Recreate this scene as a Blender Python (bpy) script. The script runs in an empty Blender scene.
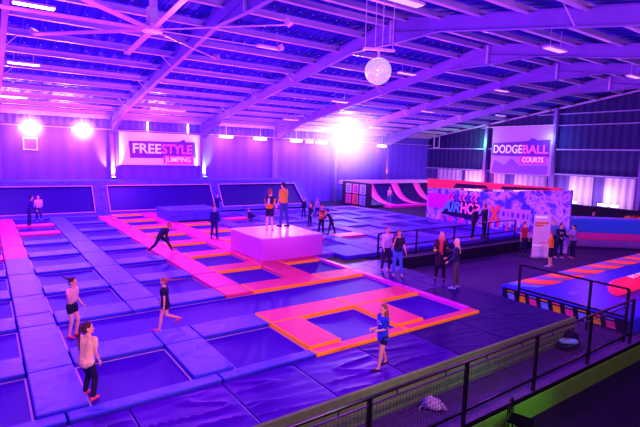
import bpy, bmesh, math, random
from mathutils import Vector, Matrix, noise as mnoise
random.seed(7)
sc = bpy.context.scene
C = sc.collection
PI = math.pi
R = math.radians

# ------------------------------------------------------------------ materials
_mats = {}
def mat(name, col, rough=0.6, emit=0.0, metal=0.0, var=0.0, scale=3.0, bump=0.0, ecol=None, spec=0.4, bdist=0.03, dist=0.0):
    if name in _mats: return _mats[name]
    m = bpy.data.materials.new(name); m.use_nodes = True
    nt = m.node_tree; b = nt.nodes['Principled BSDF']
    b.inputs['Base Color'].default_value = (*col, 1)
    b.inputs['Roughness'].default_value = rough
    b.inputs['Metallic'].default_value = metal
    b.inputs['Specular IOR Level'].default_value = spec
    if emit:
        b.inputs['Emission Color'].default_value = (*(ecol or col), 1)
        b.inputs['Emission Strength'].default_value = emit
    if var or bump:
        tc = nt.nodes.new('ShaderNodeTexCoord'); n = nt.nodes.new('ShaderNodeTexNoise')
        n.inputs['Scale'].default_value = scale; n.inputs['Detail'].default_value = 4
        nt.links.new(tc.outputs['Object'], n.inputs['Vector'])
        if var:
            mx = nt.nodes.new('ShaderNodeMix'); mx.data_type = 'RGBA'
            mx.inputs[6].default_value = (*[c*(1-var) for c in col], 1)
            mx.inputs[7].default_value = (*[min(1, c*(1+var)) for c in col], 1)
            nt.links.new(n.outputs['Fac'], mx.inputs[0]); nt.links.new(mx.outputs[2], b.inputs['Base Color'])
        if bump:
            bp = nt.nodes.new('ShaderNodeBump'); bp.inputs['Strength'].default_value = bump; bp.inputs['Distance'].default_value = bdist; n.inputs['Distortion'].default_value = dist
            nt.links.new(n.outputs['Fac'], bp.inputs['Height']); nt.links.new(bp.outputs['Normal'], b.inputs['Normal'])
    _mats[name] = m
    return m

def corrugated(name, col, period, axis, rough=0.5, var=0.25, dark=0.6, bump=.9):
    """sheet cladding: ribs along one axis drawn by a wave texture with real bump"""
    m = mat(name, col, rough); nt = m.node_tree; b = nt.nodes['Principled BSDF']
    tc = nt.nodes.new('ShaderNodeTexCoord'); w = nt.nodes.new('ShaderNodeTexWave')
    w.wave_type = 'BANDS'; w.bands_direction = axis; w.wave_profile = 'SIN'
    w.inputs['Scale'].default_value = 1.0 / period * 0.314; w.inputs['Distortion'].default_value = 0
    nt.links.new(tc.outputs['Object'], w.inputs['Vector'])
    bp = nt.nodes.new('ShaderNodeBump'); bp.inputs['Strength'].default_value = bump; bp.inputs['Distance'].default_value = 0.05
    nt.links.new(w.outputs['Fac'], bp.inputs['Height']); nt.links.new(bp.outputs['Normal'], b.inputs['Normal'])
    n = nt.nodes.new('ShaderNodeTexNoise'); n.inputs['Scale'].default_value = 0.35
    nt.links.new(tc.outputs['Object'], n.inputs['Vector'])
    mu = nt.nodes.new('ShaderNodeMath'); mu.operation = 'MULTIPLY_ADD'; mu.inputs[1].default_value = 0.55
    nt.links.new(w.outputs['Fac'], mu.inputs[0])
    m2 = nt.nodes.new('ShaderNodeMath'); m2.operation = 'MULTIPLY'; m2.inputs[1].default_value = 0.5
    nt.links.new(n.outputs['Fac'], m2.inputs[0]); nt.links.new(m2.outputs[0], mu.inputs[2])
    mx = nt.nodes.new('ShaderNodeMix'); mx.data_type = 'RGBA'
    mx.inputs[6].default_value = (*[c*dark for c in col], 1); mx.inputs[7].default_value = (*[min(1, c*1.25) for c in col], 1)
    nt.links.new(mu.outputs[0], mx.inputs[0]); nt.links.new(mx.outputs[2], b.inputs['Base Color'])
    return m

BLUE = mat('blue_vinyl', (0.13, 0.12, 1.0), 0.5, var=0.1, scale=1.5, bump=0.6, spec=.3, bdist=.08, dist=.4)
NAVY = mat('navy_vinyl', (0.085, 0.003, 0.38), 0.4, var=0.2, scale=1.5, bump=0.2, spec=.15)
def crease_shade(m):
    # shade of thin vinyl folds painted as dark lines, different on every pad
    nt = m.node_tree; b = nt.nodes['Principled BSDF']; L = nt.links
    tc = nt.nodes.new('ShaderNodeTexCoord'); oi = nt.nodes.new('ShaderNodeObjectInfo'); mp = nt.nodes.new('ShaderNodeMapping')
    mp.inputs['Scale'].default_value = (.7, 2.0, 1.0); L.new(tc.outputs['Object'], mp.inputs['Vector'])
    sc_ = nt.nodes.new('ShaderNodeMath'); sc_.operation = 'MULTIPLY'; sc_.inputs[1].default_value = 50; L.new(oi.outputs['Random'], sc_.inputs[0])
    ad = nt.nodes.new('ShaderNodeVectorMath'); ad.operation = 'ADD'; L.new(mp.outputs[0], ad.inputs[0]); L.new(sc_.outputs[0], ad.inputs[1])
    n = nt.nodes.new('ShaderNodeTexNoise'); n.inputs['Scale'].default_value = 1.1; n.inputs['Detail'].default_value = 1; L.new(ad.outputs[0], n.inputs['Vector'])
    s1 = nt.nodes.new('ShaderNodeMath'); s1.operation = 'SUBTRACT'; s1.inputs[1].default_value = .5; L.new(n.outputs['Fac'], s1.inputs[0])
    s2 = nt.nodes.new('ShaderNodeMath'); s2.operation = 'ABSOLUTE'; L.new(s1.outputs[0], s2.inputs[0])
    mr = nt.nodes.new('ShaderNodeMapRange'); mr.inputs['From Max'].default_value = .022; mr.inputs['To Min'].default_value = .45; L.new(s2.outputs[0], mr.inputs['Value'])
    old = b.inputs['Base Color'].links[0].from_socket
    mu = nt.nodes.new('ShaderNodeMix'); mu.data_type = 'RGBA'; mu.blend_type = 'MULTIPLY'; mu.inputs[0].default_value = 1
    L.new(old, mu.inputs[6]); L.new(mr.outputs[0], mu.inputs[7]); L.new(mu.outputs[2], b.inputs['Base Color'])
    return m
crease_shade(BLUE)
BLUESHADE = mat('blue_vinyl_shade', (0.05, 0.045, 0.55), 0.5)  # shade on the blue pads' sides put into the colour
PINK = mat('pink_vinyl', (0.95, 0.03, 0.30), 0.55, var=0.1, scale=2.5, bump=0.25)
CORAL = mat('coral_vinyl', (1.0, 0.12, 0.19), 0.55, var=0.1, scale=2.5, bump=0.25)
ORANGE = mat('orange_vinyl', (1.0, 0.42, 0.01), 0.5, var=0.08, scale=3, emit=.3, ecol=(1,.2,.01))  # glow of its own added to brighten the orange sides
BED = mat('trampoline_mesh', (0.07, 0.002, 0.36), 0.5, var=0.15, scale=0.6, spec=.08)
WEB = mat('edge_webbing', (0.6, 0.42, 0.55), 0.6)
STEEL = mat('painted_steel', (0.3, 0.17, 0.62), 0.55, var=0.15, scale=1.2)
PURL = mat('galvanised_purlin', (0.72, 0.62, 0.95), 0.4, var=0.15, scale=2)
BLACK = mat('black_powder_coat', (0.012, 0.011, 0.016), 0.3, spec=0.6)
DARK = mat('dark_fabric', (0.03, 0.02, 0.06), 0.8, var=0.3)
WHITE = mat('white_plastic', (0.85, 0.82, 0.88), 0.5)
LAMP = mat('lamp_diffuser', (1, 0.9, 1), 0.4, emit=14, ecol=(1.0, 0.55, 1.0))
LAMPDIM = mat('faint_glow_diffuser', (0.95, 0.85, 0.95), 0.4, emit=0.55, ecol=(1, 0.6, 1))  # diffusers that are off, given a faint glow of their own

# ------------------------------------------------------------------ mesh helper
class MB:
    def __init__(s): s.v = []; s.f = []; s.m = []
    def add(s, vs, fs, mi=0):
        o = len(s.v); s.v += [tuple(v) for v in vs]; s.f += [tuple(i+o for i in f) for f in fs]; s.m += [mi]*len(fs); return s
    def box(s, x0, x1, y0, y1, z0, z1, mi=0, side=None):
        """side: optional material index per face name: top, front, ..."""
        vs = [(x0,y0,z0),(x1,y0,z0),(x1,y1,z0),(x0,y1,z0),(x0,y0,z1),(x1,y0,z1),(x1,y1,z1),(x0,y1,z1)]
        return s.add(vs, [(0,3,2,1),(4,5,6,7),(0,1,5,4),(1,2,6,5),(2,3,7,6),(3,0,4,7)], mi)
    def obox(s, c, sx, sy, sz, M=None, mi=0):
        c = Vector(c); vs = []
        for dz in (-.5,.5):
            for dx, dy in ((-.5,-.5),(.5,-.5),(.5,.5),(-.5,.5)):
                p = Vector((dx*sx, dy*sy, dz*sz)); vs.append(c + (M @ p if M else p))
        return s.add(vs, [(0,3,2,1),(4,5,6,7),(0,1,5,4),(1,2,6,5),(2,3,7,6),(3,0,4,7)], mi)
    def beam(s, p0, p1, w, h, up=(0,0,1), mi=0):
        p0 = Vector(p0); p1 = Vector(p1); d = (p1-p0); L = d.length; d.normalize()
        x = d.cross(Vector(up)).normalized(); z = x.cross(d)
        M = Matrix((x, d, z)).transposed()
        return s.obox((p0+p1)/2, w, L, h, M, mi)
    def tube(s, p0, p1, r, n=8, mi=0, r1=None):
        p0 = Vector(p0); p1 = Vector(p1); d = (p1-p0).normalized(); r1 = r if r1 is None else r1
        a = d.orthogonal().normalized(); b = d.cross(a); vs = []
        for p, q in ((p0, r), (p1, r1)):
            for i in range(n):
                t = 2*PI*i/n; vs.append(p + (a*math.cos(t)+b*math.sin(t))*q)
        fs = [(i, (i+1)%n, n+(i+1)%n, n+i) for i in range(n)] + [tuple(range(n-1,-1,-1)), tuple(range(n, 2*n))]
        return s.add(vs, fs, mi)
    def ell(s, c, rx, ry, rz, M=None, nu=12, nv=8, mi=0):
        c = Vector(c); vs = [c + (M @ Vector((0,0,-rz)) if M else Vector((0,0,-rz)))]
        for j in range(1, nv):
            ph = -PI/2 + PI*j/nv
            for i in range(nu):
                t = 2*PI*i/nu; p = Vector((rx*math.cos(ph)*math.cos(t), ry*math.cos(ph)*math.sin(t), rz*math.sin(ph)))
                vs.append(c + (M @ p if M else p))
        vs.append(c + (M @ Vector((0,0,rz)) if M else Vector((0,0,rz))))
        fs = [(0, 1+(i+1)%nu, 1+i) for i in range(nu)]
        for j in range(nv-2):
            for i in range(nu):
                a = 1+j*nu+i; b = 1+j*nu+(i+1)%nu; fs.append((a, b, b+nu, a+nu))
        t = len(vs)-1; o = 1+(nv-2)*nu
        fs += [(o+i, o+(i+1)%nu, t) for i in range(nu)]
        return s.add(vs, fs, mi)
    def cone(s, p0, r0, p1, r1, n=10, mi=0):       # round cone: two spheres and the frustum between them
        s.ell(p0, r0, r0, r0, nu=n, nv=6, mi=mi); s.ell(p1, r1, r1, r1, nu=n, nv=6, mi=mi)
        if (Vector(p1)-Vector(p0)).length > 1e-4: s.tube(p0, p1, r0, n, mi, r1)
        return s
    def prism(s, pts, off, mi=0):                   # polygon swept along off
        n = len(pts); off = Vector(off); vs = [Vector(p) for p in pts] + [Vector(p)+off for p in pts]
        return s.add(vs, [tuple(range(n-1,-1,-1)), tuple(range(n,2*n))] + [(i,(i+1)%n,n+(i+1)%n,n+i) for i in range(n)], mi)
    def mesh(s, name, mats, bevel=0, seg=2, smooth=False, fixn=False):
        me = bpy.data.meshes.new(name); me.from_pydata(s.v, [], s.f)
        for m in (mats if isinstance(mats, (list, tuple)) else [mats]): me.materials.append(m)
        for p, mi in zip(me.polygons, s.m): p.material_index = mi
        if bevel or fixn:
            bm = bmesh.new(); bm.from_mesh(me)
            if fixn: bmesh.ops.recalc_face_normals(bm, faces=bm.faces[:])
            if bevel: bmesh.ops.bevel(bm, geom=bm.edges[:], offset=bevel, segments=seg, affect='EDGES', profile=0.5)
            bm.to_mesh(me); bm.free()
        if smooth:
            for p in me.polygons: p.use_smooth = True
        me.update(); return me
    def build(s, name, mats, parent=None, **k):
        return put(name, s.mesh(name, mats, **k), parent)
def put(name, me, parent=None, loc=None):
    o = bpy.data.objects.new(name, me); C.objects.link(o)
    if parent: o.parent = parent
    if loc is not None: o.location = loc
    return o
def tag(o, label=None, cat=None, group=None, kind=None):
    if label: o['label'] = label
    if cat: o['category'] = cat
    if group: o['group'] = group
    if kind: o['kind'] = kind
    return o
def thing(name, label, cat, loc=(0,0,0), rz=0, group=None):
    o = bpy.data.objects.new(name, None); C.objects.link(o); o.location = loc; o.rotation_euler = (0,0,rz)
    o.empty_display_size = 0.2
    return tag(o, label, cat, group)
def struct(o): o['kind'] = 'structure'; return o
def dup(root, loc=None, rz=None, label=None):
    r = root.copy(); C.objects.link(r)
    if loc is not None: r.location = loc
    if rz is not None: r.rotation_euler = (0,0,rz)
    if label: r['label'] = label
    for ch in list(root.children):
        c = ch.copy(); C.objects.link(c); c.parent = r
        for g in ch.children:
            d = g.copy(); C.objects.link(d); d.parent = c
    return r
def text_mesh(body, size, mat_, name, parent, M, bold=0.0, width=None, ext=0.008, shear=0.0):
    """real lettering: Blender's own font turned into a mesh, laid in the plane given by matrix M (x right, y up)"""
    cu = bpy.data.curves.new(name, 'FONT'); cu.body = body; cu.size = size; cu.extrude = ext; cu.offset = bold; cu.shear = shear
    cu.align_x = 'CENTER'; cu.align_y = 'CENTER'
    t = bpy.data.objects.new(name, cu); C.objects.link(t)
    bpy.context.view_layer.update()
    me = bpy.data.meshes.new_from_object(t.evaluated_get(bpy.context.evaluated_depsgraph_get()))
    bpy.data.objects.remove(t)
    xs = [v.co.x for v in me.vertices]; w = max(xs)-min(xs)
    k = width/w if width else 1
    for v in me.vertices: v.co = M @ Vector((v.co.x*k, v.co.y, v.co.z))
    me.materials.clear(); me.materials.append(mat_)
    return put(name, me, parent)
def frame_matrix(o, xdir, ydir):
    x = Vector(xdir).normalized(); y = Vector(ydir).normalized(); z = x.cross(y)
    M = Matrix((x, y, z)).transposed().to_4x4(); M.translation = Vector(o); return M

ORD = ['', 'first', 'second', 'third', 'fourth', 'fifth', 'sixth', 'seventh', 'eighth', 'ninth', 'tenth', 'eleventh', 'twelfth', 'thirteenth', 'fourteenth', 'fifteenth']

# ------------------------------------------------------------------ shell
F0 = -0.65                                   # hall floor; court tops are z = 0
CARPET = mat('purple_carpet', (0.13, 0.07, 0.22), 0.9, var=0.35, scale=6, bump=0.3)
NEARC = mat('dark_carpet', (0.01, 0.003, 0.03), 0.95, var=0.4, scale=3)
struct(MB().box(-6, 40.6, 5.08, 36.6, F0-.2, F0).build('floor', CARPET))
struct(MB().box(-6, 40.6, -6, 5.06, -1.3, -1.08).build('floor_front', NEARC))
WALLM = corrugated('back_wall_cladding', (0.18, 0.08, 0.85), 0.9, 'X', 0.6, dark=0.92, bump=.25)
WALLU = corrugated('upper_wall_cladding', (0.2, 0.11, 0.8), 0.42, 'X', 0.5, dark=0.65)
b = MB().box(-6, 40.6, 36.45, 36.65, F0-.2, 5.75, 0).box(-6, 40.6, 36.4, 36.6, 5.75, 6.95, 1)
b.box(-6, 40.6, 36.36, 36.42, 5.68, 5.78, 0)
struct(b.build('wall_back', [WALLM, WALLU]))
# gable wall on the right, dark above and pale ribbed below
def roofz(y): return 6.55 + .164*(36-y) if y > 15.1 else 6.55 + .164*20.9 - .164*(15.1-y)
GD = corrugated('gable_dark_cladding', (0.05, 0.03, 0.2), 0.6, 'Y', 0.7)
GL = corrugated('gable_pale_cladding', (0.16, 0.1, 0.42), 0.75, 'Y', 0.6, dark=0.5)
GP = corrugated('pale_ribbed_sheet', (0.75, 0.62, 0.98), 0.55, 'Y', 0.6, dark=0.5)
gb = MB()
gb.prism([(40.5,-6,3.12),(40.5,36.5,3.12),(40.5,36.5,roofz(36.5)+.2),(40.5,15.1,roofz(15.1)+.2),(40.5,-6,roofz(-6)+.2)], (.2,0,0), 0)
gb.box(40.5, 40.7, -6, 36.5, F0-.2, 3.12, 1)
struct(gb.build('wall_right', [GD, GL], fixn=True))
struct(MB().box(-6.2, -6, 5, 36.6, F0, 6.7).build('wall_left', WALLM))
g = MB()
for a, b_ in ((31.7,34.8),(28.9,31.2),(26.7,27.8),(22.5,25.6),(18.6,20.5),(15.5,17.7),(11.0,13.6)): g.box(40.4, 40.49, a, b_, F0, 3.1)
struct(g.build('wall_panel', GP))
# girt rails, verge line on the gable
GIRT = mat('gable_girt', (0.5, 0.42, 0.8), 0.5)
g = MB()
for z in (3.15, 5.25): g.box(40.25, 40.5, -6, 36.4, z, z+.1)
for z in (7.3, 8.25): g.box(40.3, 40.5, -6, 36-(z+.3-6.55)/.164, z, z+.07)
struct(g.build('trim_1', GIRT))
g = MB().beam((40.3,36.2,6.45),(40.3,15.1,9.85),.12,.14)
g.beam((40.3,15.1,9.85),(40.3,-6,6.4),.12,.14)
struct(g.build('trim_2', mat('verge_flashing', (0.8,0.6,1.0), .4)))
# roof: two ribbed slopes
ROOF = corrugated('roof_sheet', (0.04, 0.012, 0.5), 0.55, 'X', 0.6, dark=0.6)
def slope(y0, y1, xa, xb, h):
    n = MB(); z0 = roofz(y0)+h; z1 = roofz(y1)+h
    n.add([(xa,y0,z0),(xb,y0,z0),(xb,y1,z1),(xa,y1,z1),(xa,y0,z0+.12),(xb,y0,z0+.12),(xb,y1,z1+.12),(xa,y1,z1+.12)],
          [(0,3,2,1),(4,5,6,7),(0,1,5,4),(1,2,6,5),(2,3,7,6),(3,0,4,7)])
    # standing ribs running up the slope
    x = xa + .3
    while x < xb:
        n.beam((x,y0,z0-.015),(x,y1,z1-.015),.05,.04,mi=1); x += .62
    return n
RIB = mat('roof_rib', (0.1, 0.05, 0.62), .5)
c = slope(36.6, 15.1, -6.2, 40.7, .24); c2 = slope(-6, 15.1, -6.2, 40.7, .24)
c.add(c2.v, c2.f, 0); c.m = c.m[:len(c.m)-len(c2.m)] + c2.m
struct(c.build('ceiling', [ROOF, RIB], fixn=True))
# purlins with the screw heads beside them
for i, y in enumerate([35.3, 33.9, 32.2, 30.5, 28.7, 26.8, 24.7, 22.7, 20.8, 18.9, 17.0, 15.6] + [14.4, 12.6, 10.8, 9.0, 7.2, 5.4, 3.6, 1.8, 0.0, -2.5]):
    z = roofz(y); m = MB()
    sl = .164 if y > 15.1 else -.164
    m.obox((17.3, y, z+.0), 46.8, .035, .26)                       # web
    m.obox((17.3, y-.07, z-.125), 46.8, .17, .03)                   # lower lip
    m.obox((17.3, y+.04, z+.125), 46.8, .09, .03)
    if y > 16:
        x = -5.5
        while x < 34:
            m.obox((x, y-.26, roofz(y-.26)+.225), .045, .045, .035, mi=1); x += .6
    struct(m.build('roof_purlin_beam', [PURL, WHITE]))
# portal frames
FX = [-5.6, 0.85, 7.5, 14.2, 20.75, 27.25, 33.8]
for x in FX:
    fr = thing('portal_frame', None, None, (x, 0, 0)); fr['kind'] = 'structure'
    def I(m, p0, p1, w, d):
        m.beam(p0, p1, .025, d); up = Vector((0,0,1)); dd = (Vector(p1)-Vector(p0)).normalized(); n = Vector((1,0,0)).cross(dd).normalized()
        for s in (-1, 1):
            q = n*s*(d/2); m.beam(Vector(p0)+q, Vector(p1)+q, w, .03, up=n)
    m = MB(); I(m, (0,36.05,F0), (0,36.05,6.5), .24, .42); m.build('column_post', STEEL, fr)
    for s in (1, -1):
        if s == 1: e, r = (0,36.1,6.22), (0,15.1,9.68)
        else: e, r = (0,-6,6.24), (0,15.1,9.68)
        m = MB(); I(m, e, r, .2, .52)
        m.build('rafter', STEEL, fr)
        # haunch: tapered deepening near the eave and near the ridge
        e = Vector(e); r = Vector(r); d = (r-e).normalized(); hb = e + d*4.2; m = MB()
        m.prism([e+Vector((-.02,0,-.2)), hb+Vector((-.02,0,-.25)), e+Vector((-.02,0,-.95))], (.04,0,0))
        m.beam(e+Vector((0,0,-.95)), hb+Vector((0,0,-.25)), .2, .03)
        m.build('haunch', STEEL, fr)
        ra = r - d*2.6; m = MB()
        m.prism([ra+Vector((-.02,0,-.2)), r+Vector((-.02,0,-.2)), r+Vector((-.02,0,-.72))], (.04,0,0))
        m.beam(ra+Vector((0,0,-.25)), r+Vector((0,0,-.72)), .2, .03)
        m.build('ridge_gusset', STEEL, fr)
        # fly braces up to the purlins
        m = MB()
        for t in (5.2, 9.4, 13.6):
            p = e + d*t
            for sx in (-1, 1): m.tube(p+Vector((sx*.1,0,-.25)), p+Vector((sx*.62,.1,.3)), .022, 6)
        m.build('fly_brace', PURL, fr)
    m = MB().box(-.12,.12,15.05,15.15,9.0,9.9); m.build('ridge_plate', PURL, fr)
# gable posts
for y, h in ((28.75, 7.7), (22.0, 8.8), (15.1, 9.9), (8.0, 8.6)):
    struct(MB().box(40.0, 40.4, y-.15, y+.15, F0, h).build('pillar', STEEL))
# eave strut along the back wall plus slim tie rods seen below the roof
struct(MB().box(-6, 40.5, 36.1, 36.3, 6.35, 6.6).build('eave_beam', PURL))
struct(MB().tube((-6,35.7,5.62),(40.2,35.7,5.62),.03).build('cable_beam', PURL))

# ------------------------------------------------------------------ court platforms
OLIVE = mat('olive_felt', (0.2, 0.42, 0.1), 0.95, var=0.3, scale=5)
DPLAT = mat('platform_dark', (0.02, 0.008, 0.08), 0.8, var=0.3)
p = MB().box(-6, 13.25, 6.28, 36.4, F0, -.1, 0)
struct(p.build('court_slab', [OLIVE]))
struct(MB().box(-6, 13.26, 6.2, 6.275, F0, .01).build('trim_5', OLIVE))
struct(MB().box(13.25, 25.4, 14.6, 36.4, F0, -.1).build('court_slab', DPLAT))
struct(MB().box(25.4, 40.3, 22.8, 36.4, F0, -.1).build('court_slab', DPLAT))

COLS = [('O', -1.32, .47, 'leftmost column'),
        ('A', 1.27, 3.04, 'between the two blue aisles'),
        ('B', 3.90, 5.66, 'between blue aisle and pink aisle'),
        ('C', 6.58, 8.35, 'right of pink aisle'),
        ('D', 9.33, 11.0, 'box column')]
ROWS = [(8.2, 9.95)] + [(13.55, 15.35)] + [(15.35+.93+2.735*k, 15.35+2.735*(k+1)) for k in range(6)]   # front row, then behind the lane
def rowname(i): return 'in the front row' if i == 0 else f'in {ORD[i]} row past the lane'
def make_bed(x0, x1, y0, y1, label, name='trampoline', group='trampolines set in the court'):
    t = thing(name, label, 'trampoline', ((x0+x1)/2, (y0+y1)/2, -.1), 0, group)
    a = (x1-x0)/2; c = (y1-y0)/2; w = .036
    m = MB()
    n = 8; 
    vs = []; fs = []
    for j in range(n+1):
        for i in range(n+1):
            u = 2*i/n-1; v = 2*j/n-1
            vs.append((u*(a-w), v*(c-w), .1 - .05*(1-u*u)*(1-v*v)))
    for j in range(n):
        for i in range(n):
            k = j*(n+1)+i; fs.append((k,k+1,k+n+2,k+n+1))
    m.add(vs, fs); m.build('jump_bed', BED, t, smooth=True)
    e = MB()
    e.box(-a, a, c-w, c, 0, .108).box(-a, a, -c, -c+w, 0, .108).box(-a, -a+w, -c+w, c-w, 0, .108).box(a-w, a, -c+w, c-w, 0, .108)
    e.build('edge_webbing', WEB, t)
    return t
for cn, x0, x1, cl in COLS:
    for i, (y0, y1) in enumerate(ROWS):
        if cn == 'D' and i in (2, 3): continue                     # under the box
        if cn in 'CD' and i == 6: pass
        make_bed(x0, x1, y0, y1, f'violet trampoline {rowname(i)}, {cl}')
make_bed(-1.32, .47, 10.85, 12.6, 'violet trampoline left of the long lane, in leftmost column')
make_bed(1.27, 11.0, 10.85, 12.6, 'long violet trampoline lane crossing the whole court', 'trampoline_lane')

# pads: bevelled vinyl blocks, top colour and side colour
def pad(x0, x1, y0, y1, col, label, name='floor_pad', cat='pad', z0=-.1, z1=.1, side=None, group='pads around the trampolines'):
    side = side or (BLUESHADE if col is BLUE else None)
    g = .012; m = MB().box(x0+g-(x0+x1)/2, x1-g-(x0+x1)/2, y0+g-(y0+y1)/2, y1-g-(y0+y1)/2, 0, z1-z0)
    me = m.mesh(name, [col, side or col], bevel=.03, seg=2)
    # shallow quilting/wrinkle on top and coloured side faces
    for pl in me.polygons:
        if side and pl.normal.z < (.6 if side is BLUESHADE else .93): pl.material_index = 1
    o = put(name, me, None, ((x0+x1)/2, (y0+y1)/2, z0)); tag(o, label, cat, group); return o
colword = {BLUE: 'blue', PINK: 'pink', CORAL: 'coral pink', NAVY: 'dark violet'}
XM = {'O': (-2.2, .47), 'A': (1.27, 3.04), 'B': (3.9, 5.66), 'C': (6.58, 8.35), 'D': (9.33, 11.0)}
GAPS = [(9.95, 10.85)] + [(12.6, 13.55)] + [(15.35+2.735*k, 15.35+.93+2.735*k) for k in range(6)] + [(31.76, 32.45)]
def gapname(i): return ['in front of the long lane', 'behind the long lane'][i] if i < 2 else f'behind {ORD[i-1]} row past lane'
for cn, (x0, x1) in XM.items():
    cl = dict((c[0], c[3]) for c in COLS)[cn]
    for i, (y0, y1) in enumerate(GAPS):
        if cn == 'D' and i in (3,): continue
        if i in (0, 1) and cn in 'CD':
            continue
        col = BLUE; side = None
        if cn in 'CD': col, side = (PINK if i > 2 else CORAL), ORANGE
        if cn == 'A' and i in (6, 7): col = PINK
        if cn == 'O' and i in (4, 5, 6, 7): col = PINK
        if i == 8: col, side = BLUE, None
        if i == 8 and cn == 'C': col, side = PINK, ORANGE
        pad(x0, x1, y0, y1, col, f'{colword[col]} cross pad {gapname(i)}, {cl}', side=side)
# lane-side pads over the aisles on the right
for x0, x1, i, w in ((6.58, 9.33, 1, 'left'), (9.33, 11.0, 1, 'right'), (5.68, 8.35, 0, 'left'), (8.35, 11.0, 0, 'right')):
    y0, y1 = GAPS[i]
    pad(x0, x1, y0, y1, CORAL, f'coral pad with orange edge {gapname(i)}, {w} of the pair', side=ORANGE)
AIS = [('leftmost aisle', .47, 1.27), ('second aisle', 3.04, 3.9), ('long pink aisle', 5.66, 6.58), ('aisle left of box', 8.35, 9.33)]
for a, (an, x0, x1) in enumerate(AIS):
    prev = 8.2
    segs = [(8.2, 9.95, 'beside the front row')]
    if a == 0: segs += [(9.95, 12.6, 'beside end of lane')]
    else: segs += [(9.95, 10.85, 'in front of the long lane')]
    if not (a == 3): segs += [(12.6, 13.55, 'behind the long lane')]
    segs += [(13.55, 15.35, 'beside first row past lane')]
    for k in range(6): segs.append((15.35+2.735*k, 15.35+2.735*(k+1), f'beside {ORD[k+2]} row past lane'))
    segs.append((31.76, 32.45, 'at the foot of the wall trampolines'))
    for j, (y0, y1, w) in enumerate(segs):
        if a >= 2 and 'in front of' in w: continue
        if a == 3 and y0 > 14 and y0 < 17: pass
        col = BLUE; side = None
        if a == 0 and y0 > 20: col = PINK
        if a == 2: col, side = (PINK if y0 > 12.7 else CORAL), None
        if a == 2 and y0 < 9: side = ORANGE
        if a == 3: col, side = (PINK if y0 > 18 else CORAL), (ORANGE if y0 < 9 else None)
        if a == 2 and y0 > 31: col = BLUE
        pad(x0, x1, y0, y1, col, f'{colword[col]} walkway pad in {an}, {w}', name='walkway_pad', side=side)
# front border and right border
for x0, x1, col, w in ((-2.2, .9, BLUE, 'first'), (.9, 3.5, BLUE, 'second'), (3.5, 5.66, BLUE, 'third')):
    pad(x0, x1, 7.88, 8.2, col, f'narrow blue border pad along the court front, {w} from left', name='border_pad', z1=.06)
for x0, x1, w in ((5.66, 8.4, 'left'), (8.4, 11.28, 'right')):
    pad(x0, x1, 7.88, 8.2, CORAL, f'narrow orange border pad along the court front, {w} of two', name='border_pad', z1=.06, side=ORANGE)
MAG = mat('magenta_vinyl', (0.9, 0.02, 0.6), 0.45)
for k, (y0, y1) in enumerate(((8.2, 10.8), (10.8, 13.4), (13.4, 16.0))):
    pad(11.0, 11.28, y0, y1, MAG, f'narrow magenta border pad on the court right edge, {["nearest the front","middle of three","beside the white box"][k]}', name='border_pad', z1=.08)

# vinyl aprons with wrinkles
def apron(x0, x1, y0, y1, label, seed, amp=.02, along='x', col=NAVY):
    n = 56; m = MB(); vs = []; fs = []; w = x1-x0; h = y1-y0
    for j in range(n+1):
        for i in range(n+1):
            u = i/n; v = j/n; x = u*w; y = v*h
            q = Vector((x*.45+seed*7.3, y*2.4+.35*x, seed*2.1)) if along == 'x' else Vector((x*2.6+seed*7.3, y*.6, seed*2.1))
            r = mnoise.noise(q); r2 = mnoise.noise(q*2.3+Vector((9,3,1)))
            z = amp*(max(0, .09-abs(r))*11.0 + .35*r2)
            ed = min(u, 1-u, v, 1-v); z *= min(1, ed*10)
            vs.append((x-w/2, y-h/2, .1+z))
    for j in range(n):
        for i in range(n):
            k = j*(n+1)+i; fs.append((k,k+1,k+n+2,k+n+1))
    o = len(vs)
    vs += [(-w/2,-h/2,0),(w/2,-h/2,0),(w/2,h/2,0),(-w/2,h/2,0)]
    a, b_, c_, d_ = 0, n, (n+1)*(n+1)-1, n*(n+1)
    fs += [(o,o+3,o+2,o+1)] + [tuple([o, o+1] + list(range(n, -1, -1)))] + [tuple([o+1, o+2] + [(n+1)*(k+1)-1 for k in range(n, -1, -1)])]
    fs += [tuple([o+2, o+3] + list(range(n*(n+1), (n+1)*(n+1))))] + [tuple([o+3, o] + [(n+1)*k for k in range(n+1)])]
    m.add(vs, fs)
    ob = m.build('vinyl_apron', col, smooth=False)
    for pl in ob.data.polygons: pl.use_smooth = len(pl.vertices) == 4
    ob.location = ((x0+x1)/2, (y0+y1)/2, -.1)
    return tag(ob, label, 'floor mat', 'dark vinyl aprons round the court')
NAVY2 = mat('navy_vinyl_dimmed', (0.06, 0.003, 0.26), 0.42, var=0.2, scale=1.5, bump=0.2, spec=.12)  # light falling off to the right, put into the apron colour
NAVY3 = mat('navy_vinyl_dimmest', (0.035, 0.003, 0.14), 0.45, var=0.2, scale=1.5, bump=0.2, spec=.1)  # darker copy for where the light has fallen off most
VIOA = mat('violet_apron', (0.07, 0.03, 0.5), 0.45, var=0.2, scale=1.5, bump=0.2, spec=.3)
xs = [-2.2, .1, 1.8, 3.45, 5.0, 6.7, 8.4, 10.1, 11.7, 13.25]
for k in range(9):
    apron(xs[k]+.01, xs[k+1]-.01, 6.28, 7.86, f'wrinkled dark violet apron section along the front edge, {ORD[k+1]} from left', k+1, .04 if k < 6 else .012, col=NAVY if k < 5 else (NAVY2 if k < 6 else NAVY3))
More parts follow.
